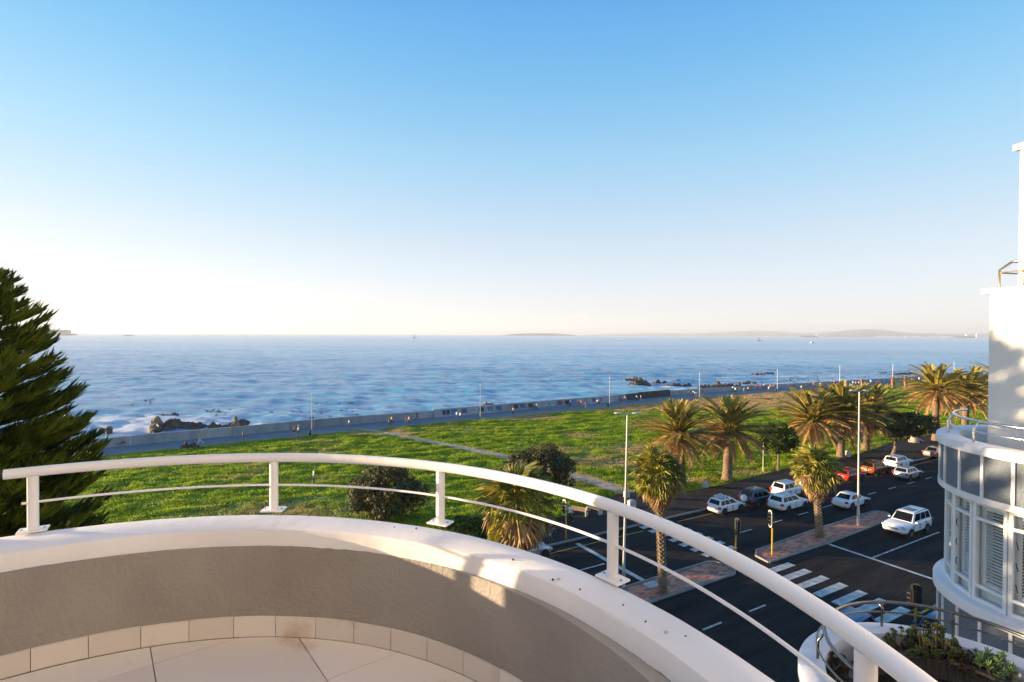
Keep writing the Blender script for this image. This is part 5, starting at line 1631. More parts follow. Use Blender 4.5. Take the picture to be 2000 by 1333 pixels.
    if 'chrome' in extras:
        b = MB(); b.box((L * .501, 0, st[-1][3] - .06), (.03, W * .36, .035)); b.box((L * .503, 0, st[-1][3] - .02), (.02, .14, .10)); b.build('grille_bar', M['rim'], root)
    return root
def flat(p): return Vector((p.x, p.y, 0))
def by_rear(px, py, wb, W, away=True):
    g = G(px, py); return g + U * (wb / 2) * (1 if away else -1) + V * (W / 2 - .02)
HU = ROAD_ROT; HB = ROAD_ROT + math.pi
car('hatch', by_rear(1415.3, 1007.5, 2.48, 1.68), HU + R(1), 'white', 'white hatchback carrying a loaded roof rack, last of the queue', ('rack',))
car('suv', by_rear(1481.6, 993, 2.62, 1.80), HU, 'blue', 'dark blue four wheel drive with a white spare wheel cover', ('spare', 'rails'))
car('wagon', by_rear(1539.7, 1002, 2.66, 1.80), HU, 'white', 'white station wagon with black roof rails beside the blue four wheel drive', ('rails',))
car('mpv', G(1569.6, 967.5) - U * 1.32 + V * .84, HU, 'white', 'white people carrier with tall tail lamps ahead of the blue four wheel drive', ('spoiler',))
car('sedan', by_rear(1664.5, 997, 2.60, 1.70), HU, 'white', 'white saloon with a boot alone in the lane behind the street lamp')
car('hatch', G(1612, 951) - U * 1.24 + V * .82, HU, 'white', 'white car mostly hidden behind the fan palm crown')
car('hatch', by_rear(1663.8, 943.5, 2.48, 1.68), HU, 'red', 'bright red hatchback behind the street lamp', ('spoiler',))
car('suv', by_rear(1714.8, 931, 2.62, 1.80), HU, 'orange', 'copper brown sport utility car glinting in the sun', ('rails',))
car('wagon', G(1779, 912) - U * 1.33 + V * .88, HU, 'white', 'white estate car ahead of the copper brown one', ('spoiler',))
car('hatch', by_rear(1778.6, 939.3, 2.48, 1.68), HU, 'silver', 'silver hatchback with bright red tail lamps nearest the block')
car('sedan', by_rear(1833, 896, 2.60, 1.70), HU, 'bronze', 'pale bronze saloon farthest up the road, cut off by the block')
lcw = (G(1780.8, 1052.5) + G(1810.8, 1040.5)) / 2 + V * .97
car('big', lcw, HB, 'white', 'big white off roader coming towards the crossing with a sunroof', ('rails', 'sunroof', 'chrome'))
car('hatch', flat(G(1652, 1230, .75)), HB + R(2), 'mid', 'blue car on the crossing partly hidden by the planter terrace')
car('hatch', flat(G(1836, 1226, .9)), HB, 'mid', 'blue car at the near kerb beside the yellow signal post')
car('hatch', by_rear(1075.6, 1089, 2.48, 1.68) - U * 3.0, HU, 'silver', 'grey car mostly hidden behind the low fan palm and the coping')
# ------------------------------------------------------------------ street furniture
M['lamp_grey'] = mat('pale_galvanised_steel', (.52, .51, .49), .45, .3, var=.06)
M['lens'] = mat('lamp_lens', (.70, .70, .68), .25, var=.03)
def street_lamp(px, py, tx, ty, lab, zg=.1):
    g = G(px, py, zg); top = at_y(tx, ty, g.y) - g
    o = empty('street_lamp', g); tag(o, lab, 'street lamp', 'double armed street lamps on the islands')
    b = MB(); b.tube([(0, 0, -.1), (0, 0, 1.4)], [.13, .12], 12); b.tube([(0, 0, 1.4), (top.x * .5, 0, top.z * .5), (top.x, 0, top.z)], [.095, .08, .055], 12); b.build('pole', M['lamp_grey'], o, True)
    b = MB(); b.box((0, -.115, .8), (.14, .03, .5)); b.build('hatch_door', M['grey'], o)
    ar = Vector((1, .1, 0)).normalized()
    for s in (-1, 1):
        b = MB(); b.tube([(top.x, 0, top.z - .1), (top.x + ar.x * s * .22, 0, top.z + .02), (top.x + ar.x * s * .36, 0, top.z + .03)], .03, 8); b.build('arm', M['lamp_grey'], o, True)
        b = MB(); b.ball((top.x + s * .62, 0, top.z + .05), (.32, .13, .07), 12, 6); h = b.build('lamp_head', M['lens'], o, True)
        b = MB(); b.ball((top.x + s * .66, 0, top.z + .01), (.2, .09, .05), 10, 5); b.build('lens', M['headlamp'], h, True)
street_lamp(1218, 1146, 1225.5, 809, 'near street lamp with two white heads rising behind the railing beside the shaggy palm')
street_lamp(1676, 1026, 1678.5, 764, 'tall street lamp with two white heads on the far traffic island')
M['lampwood'] = M['lamp_grey']
for px, py, ty, green, lab in ((609, 852.5, 772, 1, 'promenade lamp post with a green bin, nearest the left end of the wall'),
                        (938, 819, 753, 0, 'promenade lamp post in front of the row of photo panels'),
                        (1190.5, 796, 739, 1, 'promenade lamp post with a green bin near the red shirted pair'),
                        (1366, 780, 731, 0, 'promenade lamp post right of the dark stretch of sea wall'),
                        (1518, 766.5, 724, 1, 'promenade lamp post with a green base among the pink dressed walkers'),
                        (1640, 757, 716, 0, 'promenade lamp post left of the first orange sculpture'),
                        (1743.5, 750, 713, 0, 'promenade lamp post directly behind the slim orange sculpture'),
                        (1863, 742, 709, 0, 'last promenade lamp post, between the two far date palms')):
    g = G(px, py); hh_ = at_y(px - 2, ty, g.y).z
    o = empty('lamp_post', g); tag(o, lab, 'lamp post', 'lamp posts along the promenade')
    b = MB(); b.tube([(0, 0, -.1), (0, 0, hh_)], [.07, .04], 8); b.build('pole', M['lamp_grey'], o, True)
    b = MB(); b.lathe((0, 0, hh_), [(.05, 0), (.13, .04), (.13, .2), (.08, .26), (0, .27)], 10); b.build('lamp_head', M['lens'], o, True)
    if green:
        gm = M.setdefault('binpaint', mat('green_bin', (.01, .09, .06), .5))
        q = empty('litter_bin', g + Vector((-.35, .1, 0))); tag(q, 'green litter bin at the foot of the ' + {609: 'left', 1190.5: 'middle', 1518: 'right'}[px] + ' promenade lamp post', 'litter bin', 'green litter bins')
        b = MB(); b.lathe((0, 0, 0), [(.22, 0), (.27, .85), (.29, .9), (.2, 1.0)], 10); b.build('bin_body', gm, q, True)
g = G(1490.5, 921.5, .1); o = empty('lamp_post', g); tag(o, 'thin park lamp post on the verge between the second date palm and the round tree', 'lamp post')
b = MB(); b.tube([(0, 0, 0), (0, 0, 3.9)], [.06, .04], 8); b.build('pole', M['lamp_grey'], o, True)
b = MB(); b.box((.35, 0, 3.9), (.55, .16, .09)); b.build('lamp_head', M['lens'], o, bevel=.02)

# traffic lights
M['sigyellow'] = mat('yellow_signal_post', (.62, .33, .015), .45, var=.08)
M['sigwhite'] = mat('white_signal_border', (.80, .78, .72), .4, var=.03)
M['lens_dark'] = mat('unlit_signal_lens', (.05, .04, .03), .2, var=.2)
M['bronze'] = mat('bronze_lit_black_paint', (.07, .045, .015), .35, .5, var=.3)  # sunlit bronze tint is put into the black board's colour
def signal_head(o, z, rz, off=.18, rim='sigwhite'):
    hd = empty('signal_head', (off * math.cos(rz), off * math.sin(rz), z)); hd.parent = o; hd.rotation_euler = (0, 0, rz)
    b = MB(); q = [(.26 * math.cos(a), (.42 + .26 * math.sin(a)) if math.sin(a) > 0 else (-.42 + .26 * math.sin(a))) for a in [2 * math.pi * i / 24 for i in range(24)]]
    def plate(s, x0, x1, nm, m):
        b = MB(); n = len(q); vs = [(x0, y * s, zz * s) for y, zz in q] + [(x1, y * s, zz * s) for y, zz in q]
        b.add(vs, [tuple(range(n))[::-1], tuple(range(n, 2 * n))] + [(i, (i + 1) % n, n + (i + 1) % n, n + i) for i in range(n)]); return b.build(nm, M[m], hd)
    plate(1.0, 0, .02, 'backing_board', rim); plate(.86, .021, .05, 'backing_board', 'dark'); plate(1.0, -.012, -.001, 'rear_board', 'dark')
    b = MB(); b.box((-.10, 0, 0), (.17, .26, .86)); b.build('housing', M['dark'], hd, bevel=.02)
    for k, zz in enumerate((.28, 0, -.28)):
        b = MB(); b.tube([(.05, 0, zz), (.065, 0, zz)], .10, 14); b.build('lens', M['lens_dark'], hd)
        b = MB(); vs = []; n = 9
        for x in (.05, .24):
            for i in range(n):
                a = R(-20) + R(220) * i / (n - 1); vs.append((x, .115 * math.cos(a), zz + .115 * math.sin(a)))
        b.add(vs, [(i, i + 1, n + i + 1, n + i) for i in range(n - 1)]); v = b.build('visor', M['dark'], hd); v.modifiers.new('solid', 'SOLIDIFY').thickness = .012
def signal(px, py, topy, heads, lab, zg=.1, blk=1.35, rim='sigwhite'):
    g = G(px, py, zg); hh_ = at_y(px, topy, g.y).z - zg
    o = empty('traffic_light', g); tag(o, lab, 'traffic light', 'traffic lights at the crossing')
    b = MB(); b.tube([(0, 0, -.05), (0, 0, hh_ - blk)], .062, 12); b.build('pole', M['sigyellow'], o, True)
    b = MB(); b.tube([(0, 0, hh_ - blk), (0, 0, hh_)], .066, 12); b.ball((0, 0, hh_ + .02), .06, 8, 5); b.build('pole_top', M['dark'], o, True)
    for rz, z in heads: signal_head(o, hh_ - z, rz, .18, rim)
signal(1508, 1084, 998, [(HB - R(25), .62)], 'signal facing us with white edged black board on the far island', .1)
signal(1437, 1076, 1016, [(HU + R(5), .55)], 'signal turned away at the tip of the near island showing only its black back', .0, 1.2)
signal(1105.5, 1052, 978, [(HB + R(0), .55)], 'signal on the pavement beside the walking woman below the rail', .12, 1.1)
signal(1788, 1223, 1148, [(HU + R(10), .5), (HB + R(-50), .55), (HU + R(95), .75)], 'cluster of bronze lit signal heads behind the planter terrace', .12, 1.15, 'bronze')

# blocks, bench and stump along the verge
M['blockwhite'] = mat('whitewashed_concrete', (.52, .50, .46), .85, var=.12)
for px, py, w, h_, lab in ((1233, 992, .75, .85, 'white concrete block beside the shaggy palm crown'), (1377, 952, .62, .7, 'white rounded concrete bollard on the grass edge left of the white hatchback'), (1655, 893, .7, .95, 'white concrete bollard between two date palm trunks'), (1224, 972, .55, .8, 'pale utility box behind the near street lamp')):
    g = G(px, py, .08); o = empty('concrete_block', g, .4); tag(o, lab, 'concrete block', 'white concrete blocks along the verge')
    b = MB(); b.box((0, 0, h_ * .42), (w, w * .8, h_ * .84)); b.ball((0, 0, h_ * .84), (w * .49, w * .39, h_ * .16), 12, 6); b.build('block', M['blockwhite'], o, True, bevel=.03)
M['timber'] = mat('bench_timber', (.30, .20, .11), .8, var=.2, vscale=5)  # brown wood of the bench slats
g = G(1131, 1006, .12); o = empty('park_bench', g, R(62)); tag(o, 'pale park bench seen end on at the lawn edge under the rail', 'bench')
for sy in (-.75, .75):
    b = MB(); b.box((0, sy, .22), (.55, .12, .44)); b.box((-.25, sy, .6), (.12, .12, .55)); b.build('end_frame', M['blockwhite'], o, bevel=.02)
for k in range(4): b = MB(); b.box((-.18 + .13 * k, 0, .46), (.11, 1.7, .035)); b.build('seat_slat', M['timber'], o)
for k in range(3): b = MB(); b.box((-.29, 0, .58 + .13 * k), (.035, 1.7, .11)); b.build('back_slat', M['timber'], o)
g = G(1161, 1002, .12); o = empty('park_bench', g, R(40)); tag(o, 'second park bench almost hidden beneath the white rail', 'bench')
for sy in (-.75, .75):
    b = MB(); b.box((0, sy, .22), (.55, .12, .44)); b.build('end_frame', M['blockwhite'], o, bevel=.02)
for k in range(4): b = MB(); b.box((-.18 + .13 * k, 0, .46), (.11, 1.7, .035)); b.build('seat_slat', M['timber'], o)
g = G(1785, 864, .1); o = empty('tree_stump', g); tag(o, 'pale weathered tree stump with broken limbs at the edge of the lawn', 'tree stump')
b = MB(); b.lathe((0, 0, 0), [(.85, -.05), (.62, .25), (.5, .7), (.42, 1.1), (.25, 1.5), (.1, 1.7)], 9); b.tube([(.3, 0, .5), (.9, -.1, .45), (1.5, -.1, .15)], [.25, .18, .1], 7); b.tube([(-.2, .1, .4), (-.8, .1, .3)], [.25, .12], 7)
b.build('wood', mat('bleached_wood', (.34, .25, .18), .85, col2=(.58, .47, .37), vscale=2.5, bump=.6, bscale=6), o, True)
g = G(1273, 1143, .12); o = empty('access_cover', g, HU); tag(o, 'pale square access cover on the near island behind the shaggy palm trunk', 'cover')
b = MB(); b.box((0, 0, .03), (.95, .7, .08)); b.build('slab', M['blockwhite'], o, bevel=.01)
for sx in (-.35, .35):
    b = MB(); b.cyl((sx, 0, .07), .05, .03, 8); b.build('lifting_eye', M['grey'], o)
# big stones at the promenade edge on the left
g = G(372, 876); o = empty('boulder_pair', g); tag(o, 'pair of dark upright stones on the kerb of the promenade near the walker in white', 'stones')
for k, (x, s_) in enumerate(((-.75, .9), (.35, .95), (1.2, .5))): link('stone', ROCKS[2 * k], o, (x, 0, .35 * s_), (0, 0, k), (.62 * s_, .5 * s_, .75 * s_))
# puddle on the lawn
g = G(895, 840.5, .13); b = MB(); b.add([(2.3 * math.cos(a) * (1 + .25 * math.sin(3 * a)), .9 * math.sin(a) * (1 + .2 * math.cos(2 * a)), 0) for a in [2 * math.pi * i / 20 for i in range(20)]], [tuple(range(20))])
tag(b.build('puddle', mat('still_water', (.02, .03, .04), .03, spec=.8), None, False, tuple(g)), kind='structure')

# orange steel sculptures by the promenade
M['corten'] = mat('orange_rusted_steel', (.34, .11, .04), .75, col2=(.50, .19, .08), vscale=2.5, bump=.3, bscale=8)
def figure_sculpture(px, py, hpx, prof, lab):
    g = G(px, py, .05); h_ = hpx / 1050 * g.y
    o = empty('sculpture', g, .5); tag(o, lab, 'sculpture', 'orange steel sculptures by the promenade')
    b = MB(); n = len(prof); t = .22
    pts = [(x * h_, z * h_) for x, z in prof]
    b.add([(x, -t, z) for x, z in pts] + [(x, t, z) for x, z in pts], [tuple(range(n)), tuple(range(n, 2 * n))[::-1]] + [(i, n + i, n + (i + 1) % n, (i + 1) % n) for i in range(n)])
    b.build('steel_figure', M['corten'], o, bevel=.03)
    b = MB(); b.box((0, 0, .05), (.5 * h_, .8, .12)); b.build('plinth', M['kerb'], o)
oval = [(.22 * math.cos(a) * (1 + .2 * math.sin(a)), .5 - .5 * math.cos(math.pi * 0) * -math.sin(a) * -1 if False else .5 + .5 * math.sin(a)) for a in [2 * math.pi * i / 18 for i in range(18)]]
figure_sculpture(1683, 758, 18, [(-.12, 0), (.12, 0), (.14, .35), (.06, .55), (.22, .72), (.26, .9), (.1, 1.0), (-.08, .95), (-.2, .8), (-.06, .62), (-.14, .35)], 'small orange steel sculpture with a bulging head, left of the two tall ones')
figure_sculpture(1744, 757, 21, [(x * 1.0, z) for x, z in oval], 'slim tapering orange steel sculpture in front of the lamp post')
figure_sculpture(1768.5, 756, 22, [(x * 1.05 + .03 * math.sin(3 * z), z) for x, z in oval], 'upright orange steel sculpture with its dark shaded side to the right')
# photo panels hung on the sloping wall
def panel_mat(name, c1, c2, sc):
    return mat(name, c1, .4, col2=c2, vscale=sc, var=0, detail=3)
PM = [panel_mat('photo_print', *a) for a in (((.004, .006, .01), (.02, .03, .04), 2), ((.01, .05, .16), (.10, .30, .55), 1.2), ((.01, .02, .07), (.05, .16, .36), 1.5), ((.03, .02, .10), (.16, .10, .26), 1.5), ((.02, .05, .12), (.40, .50, .62), 1.4), ((.03, .01, .015), (.30, .05, .07), 2.0), ((.10, .11, .12), (.45, .46, .48), 1.5))]
PMN = ['black', 'bright blue', 'navy blue', 'purple', 'pale blue and white', 'dark red', 'grey and white']
pan = [(866, 0), (874, 0), (886, 1), (905.5, 3), (923, 6), (939, 0), (956, 1), (973, 2), (1006, 0), (1020, 2), (1035, 0), (1050, 4), (1064.5, 6), (1079, 4), (1092.5, 5), (1106, 0), (1120, 1), (1158.5, 2), (1171, 1)]
where = ['at the left end of the sea wall photo row', 'second from the left end of the sea wall photos', 'on the sea wall just left of the pair in white', 'on the sea wall just right of the pair in white', 'left of the promenade lamp post', 'behind the promenade lamp post', 'right of the promenade lamp post', 'left of the group with a red shirt',
         'right of the woman in black trousers', 'two places right of the woman in black trousers', 'left of the strolling pair', 'right of the strolling pair', 'two places right of the strolling pair', 'between the grey print and the dark red one', 'in the right half of the photo row', 'next to the man in dark trousers', 'behind the man in dark trousers', 'second from the right end of the photo row', 'at the right end of the photo row']
def wall_at(px):
    best = None
    for a, c in zip(WALL_PTS, WALL_PTS[1:]):
        xa, xc = px_of(a)[0], px_of(c)[0]
        if xa <= px <= xc:
            f = (px - xa) / (xc - xa); p = a.lerp(c, f); t_ = (c - a).normalized(); return p, t_
for (px, k), w in zip(pan, where):
    p, t_ = wall_at(px); nrm = Vector((t_.y, -t_.x, 0))
    hgt, slope = 1.62, .55
    ang = math.atan2(slope, hgt)
    o = empty('photo_panel', p + nrm * (slope * .45 + .02) + Vector((0, 0, hgt * .55)), math.atan2(t_.y, t_.x)); tag(o, PMN[k] + ' print ' + w, 'photo panel', 'photo panels along the sea wall')
    wd_ = .62 if px in (866, 874) else 1.12
    fr = MB(); fr.box((0, 0, 0), (wd_ + .10, .05, .92)); f_ = fr.build('frame', M['sigwhite'] if k in (4, 6) else M['dark'], o, rot=(-ang, 0, 0))
    pr = MB(); pr.box((0, -.03, 0), (wd_, .02, .80)); pr.build('print', PM[k], f_)

# gulls
M['gull'] = mat('gull_plumage', (.45, .45, .46), .7, var=.1)
for k, (px, py, y, w) in enumerate(((905, 541, 130, 'left'), (1004, 545, 130, 'right'), (940, 563, 150, 'lowest'))):
    c = at_y(px, py, y); o = empty('gull', c, .3 * k); tag(o, {'left': 'gull gliding leftmost of three high over the sea', 'right': 'gull gliding rightmost of three high over the sea', 'lowest': 'lowest of the three gulls over the horizon'}[w], 'bird', 'gulls over the sea')
    b = MB(); b.ball((0, 0, 0), (.10, .26, .09), 8, 5)
    for s in (-1, 1): b.add([(0, .08, .02), (0, -.10, .02), (s * .35, -.06, .12), (s * .65, -.16, .06), (s * .35, .08, .13), (0, 0, .06)], [(0, 1, 2, 4), (4, 2, 3), (0, 4, 5), (1, 5, 2)])
    b.build('body', M['gull'], o, True)

# ------------------------------------------------------------------ people
def person_mesh(name, pose, long_legs, skirt=False):
    """one continuous body grown from a skeleton; material slots: skin, top, legs wear, hair, shoes"""
    J = {}; E = []
    def j(n, p, r, par=None):
        J[n] = (len(J), p, r)
        if par: E.append((J[par][0], J[n][0]))
    sw, el = pose['leg'], pose['arm']
    j('pelvis', (0, 0, .93), .145); j('waist', (0, .0, 1.10), .125, 'pelvis'); j('chest', (0.01, 0, 1.30), .155, 'waist'); j('neck', (.015, 0, 1.46), .058, 'chest'); j('chin', (.03, 0, 1.54), .07, 'neck'); j('head', (.025, 0, 1.64), .095, 'chin'); j('crown', (.015, 0, 1.72), .07, 'head')
    for s, n in ((1, 'l'), (-1, 'r')):
        a = sw * s; kb = pose['knee'] if a < 0 else pose['knee'] * .25
        hx, hz = 0, .88
        kx, kz = hx + .43 * math.sin(a), hz - .43 * math.cos(a)
        a2 = a - kb; ax, az = kx + .42 * math.sin(a2), kz - .42 * math.cos(a2)
        lift = 0
        j('hip' + n, (0, .10 * s, .88), .105, 'pelvis'); j('knee' + n, (kx, .10 * s, kz), .066, 'hip' + n); j('ankle' + n, (ax, .095 * s, az), .045, 'knee' + n)
        j('toe' + n, (ax + .17 * math.cos(a2), .10 * s, az - .04 + .17 * math.sin(a2) * .6), .036, 'ankle' + n)
        b_ = -el * s
        j('shoulder' + n, (0, .185 * s, 1.40), .066, 'chest'); ex, ez = .28 * math.sin(b_), 1.40 - .28 * math.cos(b_)
        j('elbow' + n, (ex, .225 * s, ez), .047, 'shoulder' + n); b2 = b_ + pose['elbow']
        wx, wz = ex + .25 * math.sin(b2), ez - .25 * math.cos(b2)
        j('wrist' + n, (wx, .22 * s, wz), .033, 'elbow' + n); j('hand' + n, (wx + .10 * math.sin(b2), .215 * s, wz - .10 * math.cos(b2)), .036, 'wrist' + n)
    zmin = min(v[1][2] for v in J.values()) - .035
    me = bpy.data.meshes.new(name + '_skeleton')
    me.from_pydata([(p[0], p[1], p[2] - zmin) for _, p, _ in J.values()], E, [])
    o = bpy.data.objects.new('tmp', me); C.objects.link(o)
    md = o.modifiers.new('skin', 'SKIN'); md.use_smooth_shade = True
    for (i, p, r) in J.values():
        sv = me.skin_vertices[0].data[i]; sv.radius = (r * (1.25 if r > .12 else 1.0), r * (.85 if r > .12 else 1.0)) if False else (r, r)
        sv.use_root = (i == 0)
    o.modifiers.new('sub', 'SUBSURF').levels = 1
    dg = bpy.context.evaluated_depsgraph_get()
    m2 = bpy.data.meshes.new_from_object(o.evaluated_get(dg)); m2.name = name
    bpy.data.objects.remove(o); bpy.data.meshes.remove(me)
    m2.materials.clear()
    for k in range(5): m2.materials.append(None)
    idx = []
    for p in m2.polygons:
        c = p.center; z = c.z + zmin
        arm = abs(c.y) > .165 and z > .75
        if z > 1.66 or (z > 1.56 and c.x < .0): k = 3
        elif z > 1.47: k = 0
        elif arm: k = 1 if z > 1.22 else 0
        elif z > .97: k = 1
        elif z > (.52 if not long_legs else .12): k = 2
        elif z > .12: k = 0
        else: k = 4
        idx.append(k)
    m2.polygons.foreach_set('material_index', idx); m2.update()
    return m2
POSES = dict(walk=dict(leg=.42, knee=.55, arm=.38, elbow=.35), walk2=dict(leg=-.36, knee=.5, arm=-.34, elbow=.35), run=dict(leg=.62, knee=1.2, arm=.6, elbow=1.3), stand=dict(leg=.06, knee=.06, arm=.08, elbow=.2))
PMESH = {(p, l): person_mesh('person_body', POSES[p], l) for p in POSES for l in (False, True)}
CM_ = {}
COL = dict(skin=(.46, .27, .19), dskin=(.14, .075, .045), white=(.75, .74, .72), black=(.015, .015, .017), pink=(.70, .28, .34), red=(.60, .03, .025), orange=(.60, .20, .05), tan=(.42, .30, .19), yellow=(.60, .45, .06), grey=(.25, .25, .26), navy=(.02, .03, .08), blue=(.06, .14, .34), maroon=(.16, .02, .025), green=(.05, .16, .06), khaki=(.22, .18, .10), hotpink=(.62, .05, .15), cream=(.66, .58, .46), brown=(.08, .045, .025), lilac=(.5, .4, .55), denim=(.06, .09, .16))
def cm(c):
    if c not in CM_: CM_[c] = mat(c + '_cloth' if 'skin' not in c else c, COL[c], .8, var=.08, vscale=8)
    return CM_[c]
def person(px, py, lab, top, legs, pose='walk', lng=True, hair='brown', skin='skin', head=None, sc=1.0, zg=0.0, hat=None):
    g = G(px, py, zg)
    h = ROAD_ROT + (head if head is not None else (0 if rnd.random() < .5 else math.pi)) + rnd.uniform(-.15, .15)
    o = link('person', PMESH[(pose, lng)], None, g, (0, 0, h), (sc,) * 3)
    tag(o, lab, 'person', 'people strolling by the sea')
    for k, c in enumerate((skin, top, legs, hair, 'grey' if lng else 'white')):
        o.material_slots[k].link = 'OBJECT'; o.material_slots[k].material = cm(c)
    if hat:
        b = MB(); b.lathe((.02, 0, 1.70), [(.20, 0), (.12, .015), (.11, .10), (0, .125)], 10); b.build('hat', cm(hat), o, True)
    return o
PI = math.pi
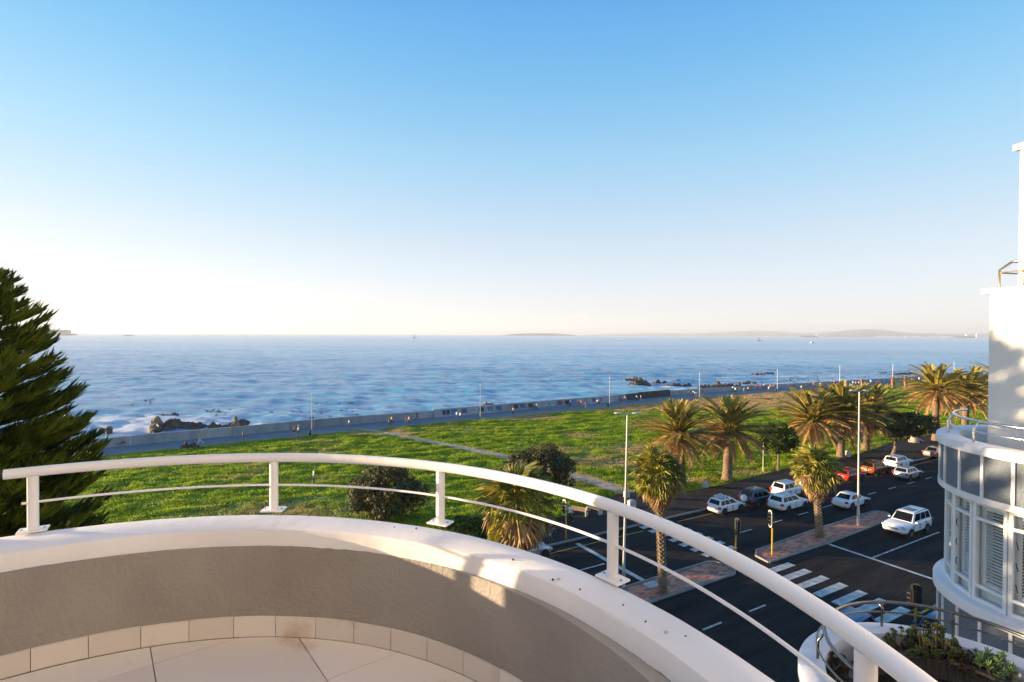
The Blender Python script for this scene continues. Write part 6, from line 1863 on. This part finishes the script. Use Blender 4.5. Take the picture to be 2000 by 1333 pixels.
PEOPLE = [
 (152, 884, 'walker in orange glimpsed through the lowest pine plumes', 'orange', 'navy'),
 (177, 876, 'walker in beige half hidden by the pine tip', 'tan', 'khaki'),
 (188, 880, 'walker in tan just right of the beige one by the pine', 'orange', 'brown'),
 (240, 873, 'jogger in a pink top and dark shorts alone near the pine', 'pink', 'black', 'run', False),
 (390.7, 868, 'woman in a black top and wide white trousers by the dark stones', 'black', 'white'),
 (475, 861, 'person in a dark top and bare legs walking alone left of the first lamp post', 'navy', 'grey', 'walk', False),
 (575, 850, 'walker in dark red beside a companion in a white cap', 'maroon', 'black', 'walk2', False),
 (582.7, 851.5, 'walker in cream with a white cap left of the first lamp post', 'cream', 'black', 'walk', False, 'brown', 'skin', None, 1, 0, 'white'),
 (682, 837, 'slender walker in pale grey alone right of the first lamp post', 'cream', 'grey', 'walk', True),
 (760, 833, 'person in dark brown in front of one in yellow', 'brown', 'khaki', 'walk2'),
 (765, 829.5, 'person in a yellow shirt overlapped by one in brown', 'yellow', 'black', 'walk'),
 (793, 828, 'walker in maroon and pale trousers next to one in pink', 'maroon', 'cream', 'walk2'),
 (799, 829.5, 'walker in a pink top and black trousers near the grass', 'pink', 'black', 'walk'),
 (804, 817.5, 'distant walker in dark grey close to the wall', 'grey', 'maroon', 'walk2'),
 (814.7, 820.5, 'man in an all black outfit close to the wall', 'black', 'black', 'walk'),
 (892, 819.5, 'left one of the pair in white before the purple print', 'white', 'grey', 'walk', False),
 (898.7, 821, 'right one of the pair in white, wearing dark shorts', 'white', 'black', 'walk2', False),
 (983, 802.5, 'person in white at the left of the group with a red shirt', 'white', 'maroon', 'stand'),
 (990, 802, 'person in pale pink within the group with a red shirt', 'cream', 'red', 'stand', False),
 (994, 804, 'person in a red shirt looking at the prints', 'red', 'cream', 'stand', False),
 (997, 800.5, 'tall person in black at the right of the group with a red shirt', 'black', 'maroon', 'stand'),
 (1002.5, 810.5, 'woman in a beige top and black trousers near the kerb', 'tan', 'black', 'walk'),
 (1044.5, 800.5, 'left one of the strolling pair, in brown and black', 'tan', 'black', 'walk2'),
 (1048, 802, 'right one of the strolling pair, in a white shirt', 'white', 'navy', 'walk'),
 (1111, 793.5, 'person in black close behind one in white near the last prints', 'black', 'navy', 'walk2'),
 (1114.5, 794, 'man in a white shirt and dark trousers near the last prints', 'white', 'black', 'walk'),
 (1130.7, 795, 'walker in maroon beside one in orange', 'maroon', 'brown', 'walk', False),
 (1134.5, 795.5, 'walker in an orange top with bare legs', 'orange', 'tan', 'walk2', False),
 (1144, 797.5, 'walker in a rusty top and white trousers near the kerb', 'maroon', 'white', 'walk'),
 (1146.5, 789, 'small figure in white by the wall above the white trousered walker', 'white', 'tan', 'stand', False),
 (1166.5, 793.5, 'walker in cream with white shoes before the last print', 'cream', 'brown', 'walk', False),
 (1170, 792.5, 'walker in dark clothes overlapping the one in cream', 'maroon', 'black', 'walk2', False),
 (1179.5, 785.5, 'left one of the pair in red shirts', 'red', 'black', 'stand'),
 (1183, 786, 'right one of the pair in red shirts', 'red', 'navy', 'stand'),
 (1210.5, 784.5, 'walker in grey at the left of the trio by the third lamp post', 'grey', 'navy', 'walk'),
 (1214.5, 787.5, 'walker in maroon with white socks in the middle of the trio', 'maroon', 'black', 'walk2', False),
 (1220, 786.5, 'walker in cream at the right of the trio', 'cream', 'black', 'walk', False),
 (1243.3, 784.5, 'man in a cream shirt and black trousers before the dark wall', 'cream', 'black', 'walk'),
 (1251.7, 784.5, 'woman in a long white dress before the dark wall', 'white', 'cream', 'walk2'),
 (1345.5, 776, 'person in reddish brown right of the dark wall', 'maroon', 'tan', 'walk', False),
 (1354, 774.5, 'person in white and black left of the fourth lamp post', 'white', 'black', 'walk'),
 (1357, 776.5, 'person in grey and cream left of the fourth lamp post', 'tan', 'cream', 'walk2'),
 (1360.5, 776.5, 'person in white and cream touching the fourth lamp post', 'white', 'cream', 'walk'),
 (1431, 765, 'walker in white and black at the foot of the wall', 'white', 'black', 'walk'),
 (1436, 767.5, 'walker in white and navy one step behind', 'white', 'navy', 'walk2'),
 (1446, 768.5, 'walker in black with bare legs', 'black', 'black', 'walk', False),
 (1453, 768.5, 'walker in cream head to foot', 'cream', 'cream', 'walk2'),
 (1461, 766, 'walker in pinkish brown near the one in cream', 'pink', 'brown', 'walk', False),
 (1478, 762, 'person in hot pink left of the fifth lamp post', 'hotpink', 'navy', 'walk'),
 (1484.5, 761, 'person in pale pink beside the hot pink one', 'pink', 'cream', 'walk2', False),
 (1491.5, 760.5, 'person in white left of a hot pink dress', 'white', 'grey', 'walk'),
 (1496, 760.5, 'person in a hot pink dress near the fifth lamp post', 'hotpink', 'hotpink', 'walk2'),
 (1501.5, 764.5, 'person in peach close to the kerb left of the fifth lamp post', 'cream', 'pink', 'walk', False),
 (1504.5, 761, 'person in a yellow top left of the fifth lamp post', 'yellow', 'grey', 'walk2'),
 (1510, 761.5, 'person in magenta nearest the fifth lamp post', 'hotpink', 'pink', 'walk'),
 (1541, 759, 'person in dark red right of the fifth lamp post', 'maroon', 'navy', 'walk', False),
 (1552, 757, 'person in black alone near the wall', 'black', 'navy', 'walk2'),
 (1565, 763, 'person in peach and black near the kerb', 'cream', 'black', 'walk', False),
 (1583, 755.5, 'person in maroon of a pair near the wall', 'maroon', 'grey', 'walk'),
 (1588.7, 756, 'person in bright white of a pair near the wall', 'white', 'pink', 'walk2'),
 (1602, 757, 'person in pale blue beside one in red', 'lilac', 'cream', 'walk'),
 (1606.5, 757, 'person in red beside one in pale blue', 'red', 'navy', 'walk2'),
 (1624.7, 751.5, 'person in tan of a pair left of the sixth lamp post', 'tan', 'grey', 'walk'),
 (1629, 752.5, 'person in orange and black left of the sixth lamp post', 'orange', 'black', 'walk2'),
 (1653, 751.5, 'person in grey alone right of the sixth lamp post', 'grey', 'grey', 'walk'),
 (1666, 753.5, 'person in cream left of the first orange sculpture', 'cream', 'brown', 'walk'),
 (1671, 752.5, 'person in maroon left of the first orange sculpture', 'maroon', 'white', 'walk2'),
 (1677, 752, 'person in black and white touching the first orange sculpture', 'black', 'white', 'stand'),
 (1700.5, 751, 'person in bright white between the sculptures', 'white', 'grey', 'stand'),
 (1713, 753.5, 'person in navy of a pair between the sculptures', 'navy', 'maroon', 'walk'),
 (1717, 753.5, 'person in red of a pair between the sculptures', 'red', 'black', 'walk2'),
 (1781, 746, 'person in pink beyond the last sculpture', 'pink', 'grey', 'walk'),
 (1786, 746, 'person in rose beyond the last sculpture', 'hotpink', 'cream', 'walk2'),
 (1795, 745, 'person in white under the far date palm fronds', 'white', 'cream', 'walk'),
]
for q in PEOPLE: person(*q)
person(613, 946, 'small figure in a white shirt standing on the lawn behind the railing', 'white', 'navy', 'stand', True, zg=.1)
person(1722, 790, 'person in a pink shirt and cap on the lawn beyond the palms', 'pink', 'pink', 'stand', False, hat='white', zg=.1)
person(1293, 811, 'person in tan on the lawn behind the second date palm', 'tan', 'khaki', 'stand', zg=.1)
person(1114, 1021, 'woman in a white top and black leggings striding on the pavement', 'white', 'black', 'walk', True, 'black', 'skin', 0, zg=.12)
cy = person(1074, 1046, 'cyclist in pale pink beside the low fan palm', 'pink', 'black', 'stand', False, 'brown', 'skin', 0, zg=.42)
g = G(1076, 1052, .12); o = empty('bicycle', g, ROAD_ROT); tag(o, 'bicycle ridden by the person in pink beside the low fan palm', 'bicycle')
for x in (-.52, .52):
    b = MB(); b.tube([(x + .33 * math.cos(a), 0, .34 + .33 * math.sin(a)) for a in [2 * math.pi * i / 20 for i in range(20)]], .022, 5, False, True)
    for k in range(8): a = math.pi * k / 8; b.tube([(x - .32 * math.cos(a), 0, .34 - .32 * math.sin(a)), (x + .32 * math.cos(a), 0, .34 + .32 * math.sin(a))], .004, 3)
    b.build('wheel', M['tyre'], o)
b = MB()
for p, q in (((-.52, 0, .34), (-.1, 0, .32)), ((-.52, 0, .34), (-.2, 0, .82)), ((-.1, 0, .32), (-.22, 0, .92)), ((-.1, 0, .32), (.38, 0, .80)), ((-.2, 0, .80), (.38, 0, .82)), ((.36, 0, .95), (.52, 0, .34))): b.tube([p, q], .02, 6)
b.build('frame', M['grey'], o)
b = MB(); b.tube([(.36, -.25, 1.0), (.38, 0, .96), (.36, .25, 1.0)], .016, 6); b.build('handlebar', M['dark'], o)
b = MB(); b.box((-.23, 0, .95), (.26, .13, .05)); b.build('saddle', M['dark'], o, bevel=.015)
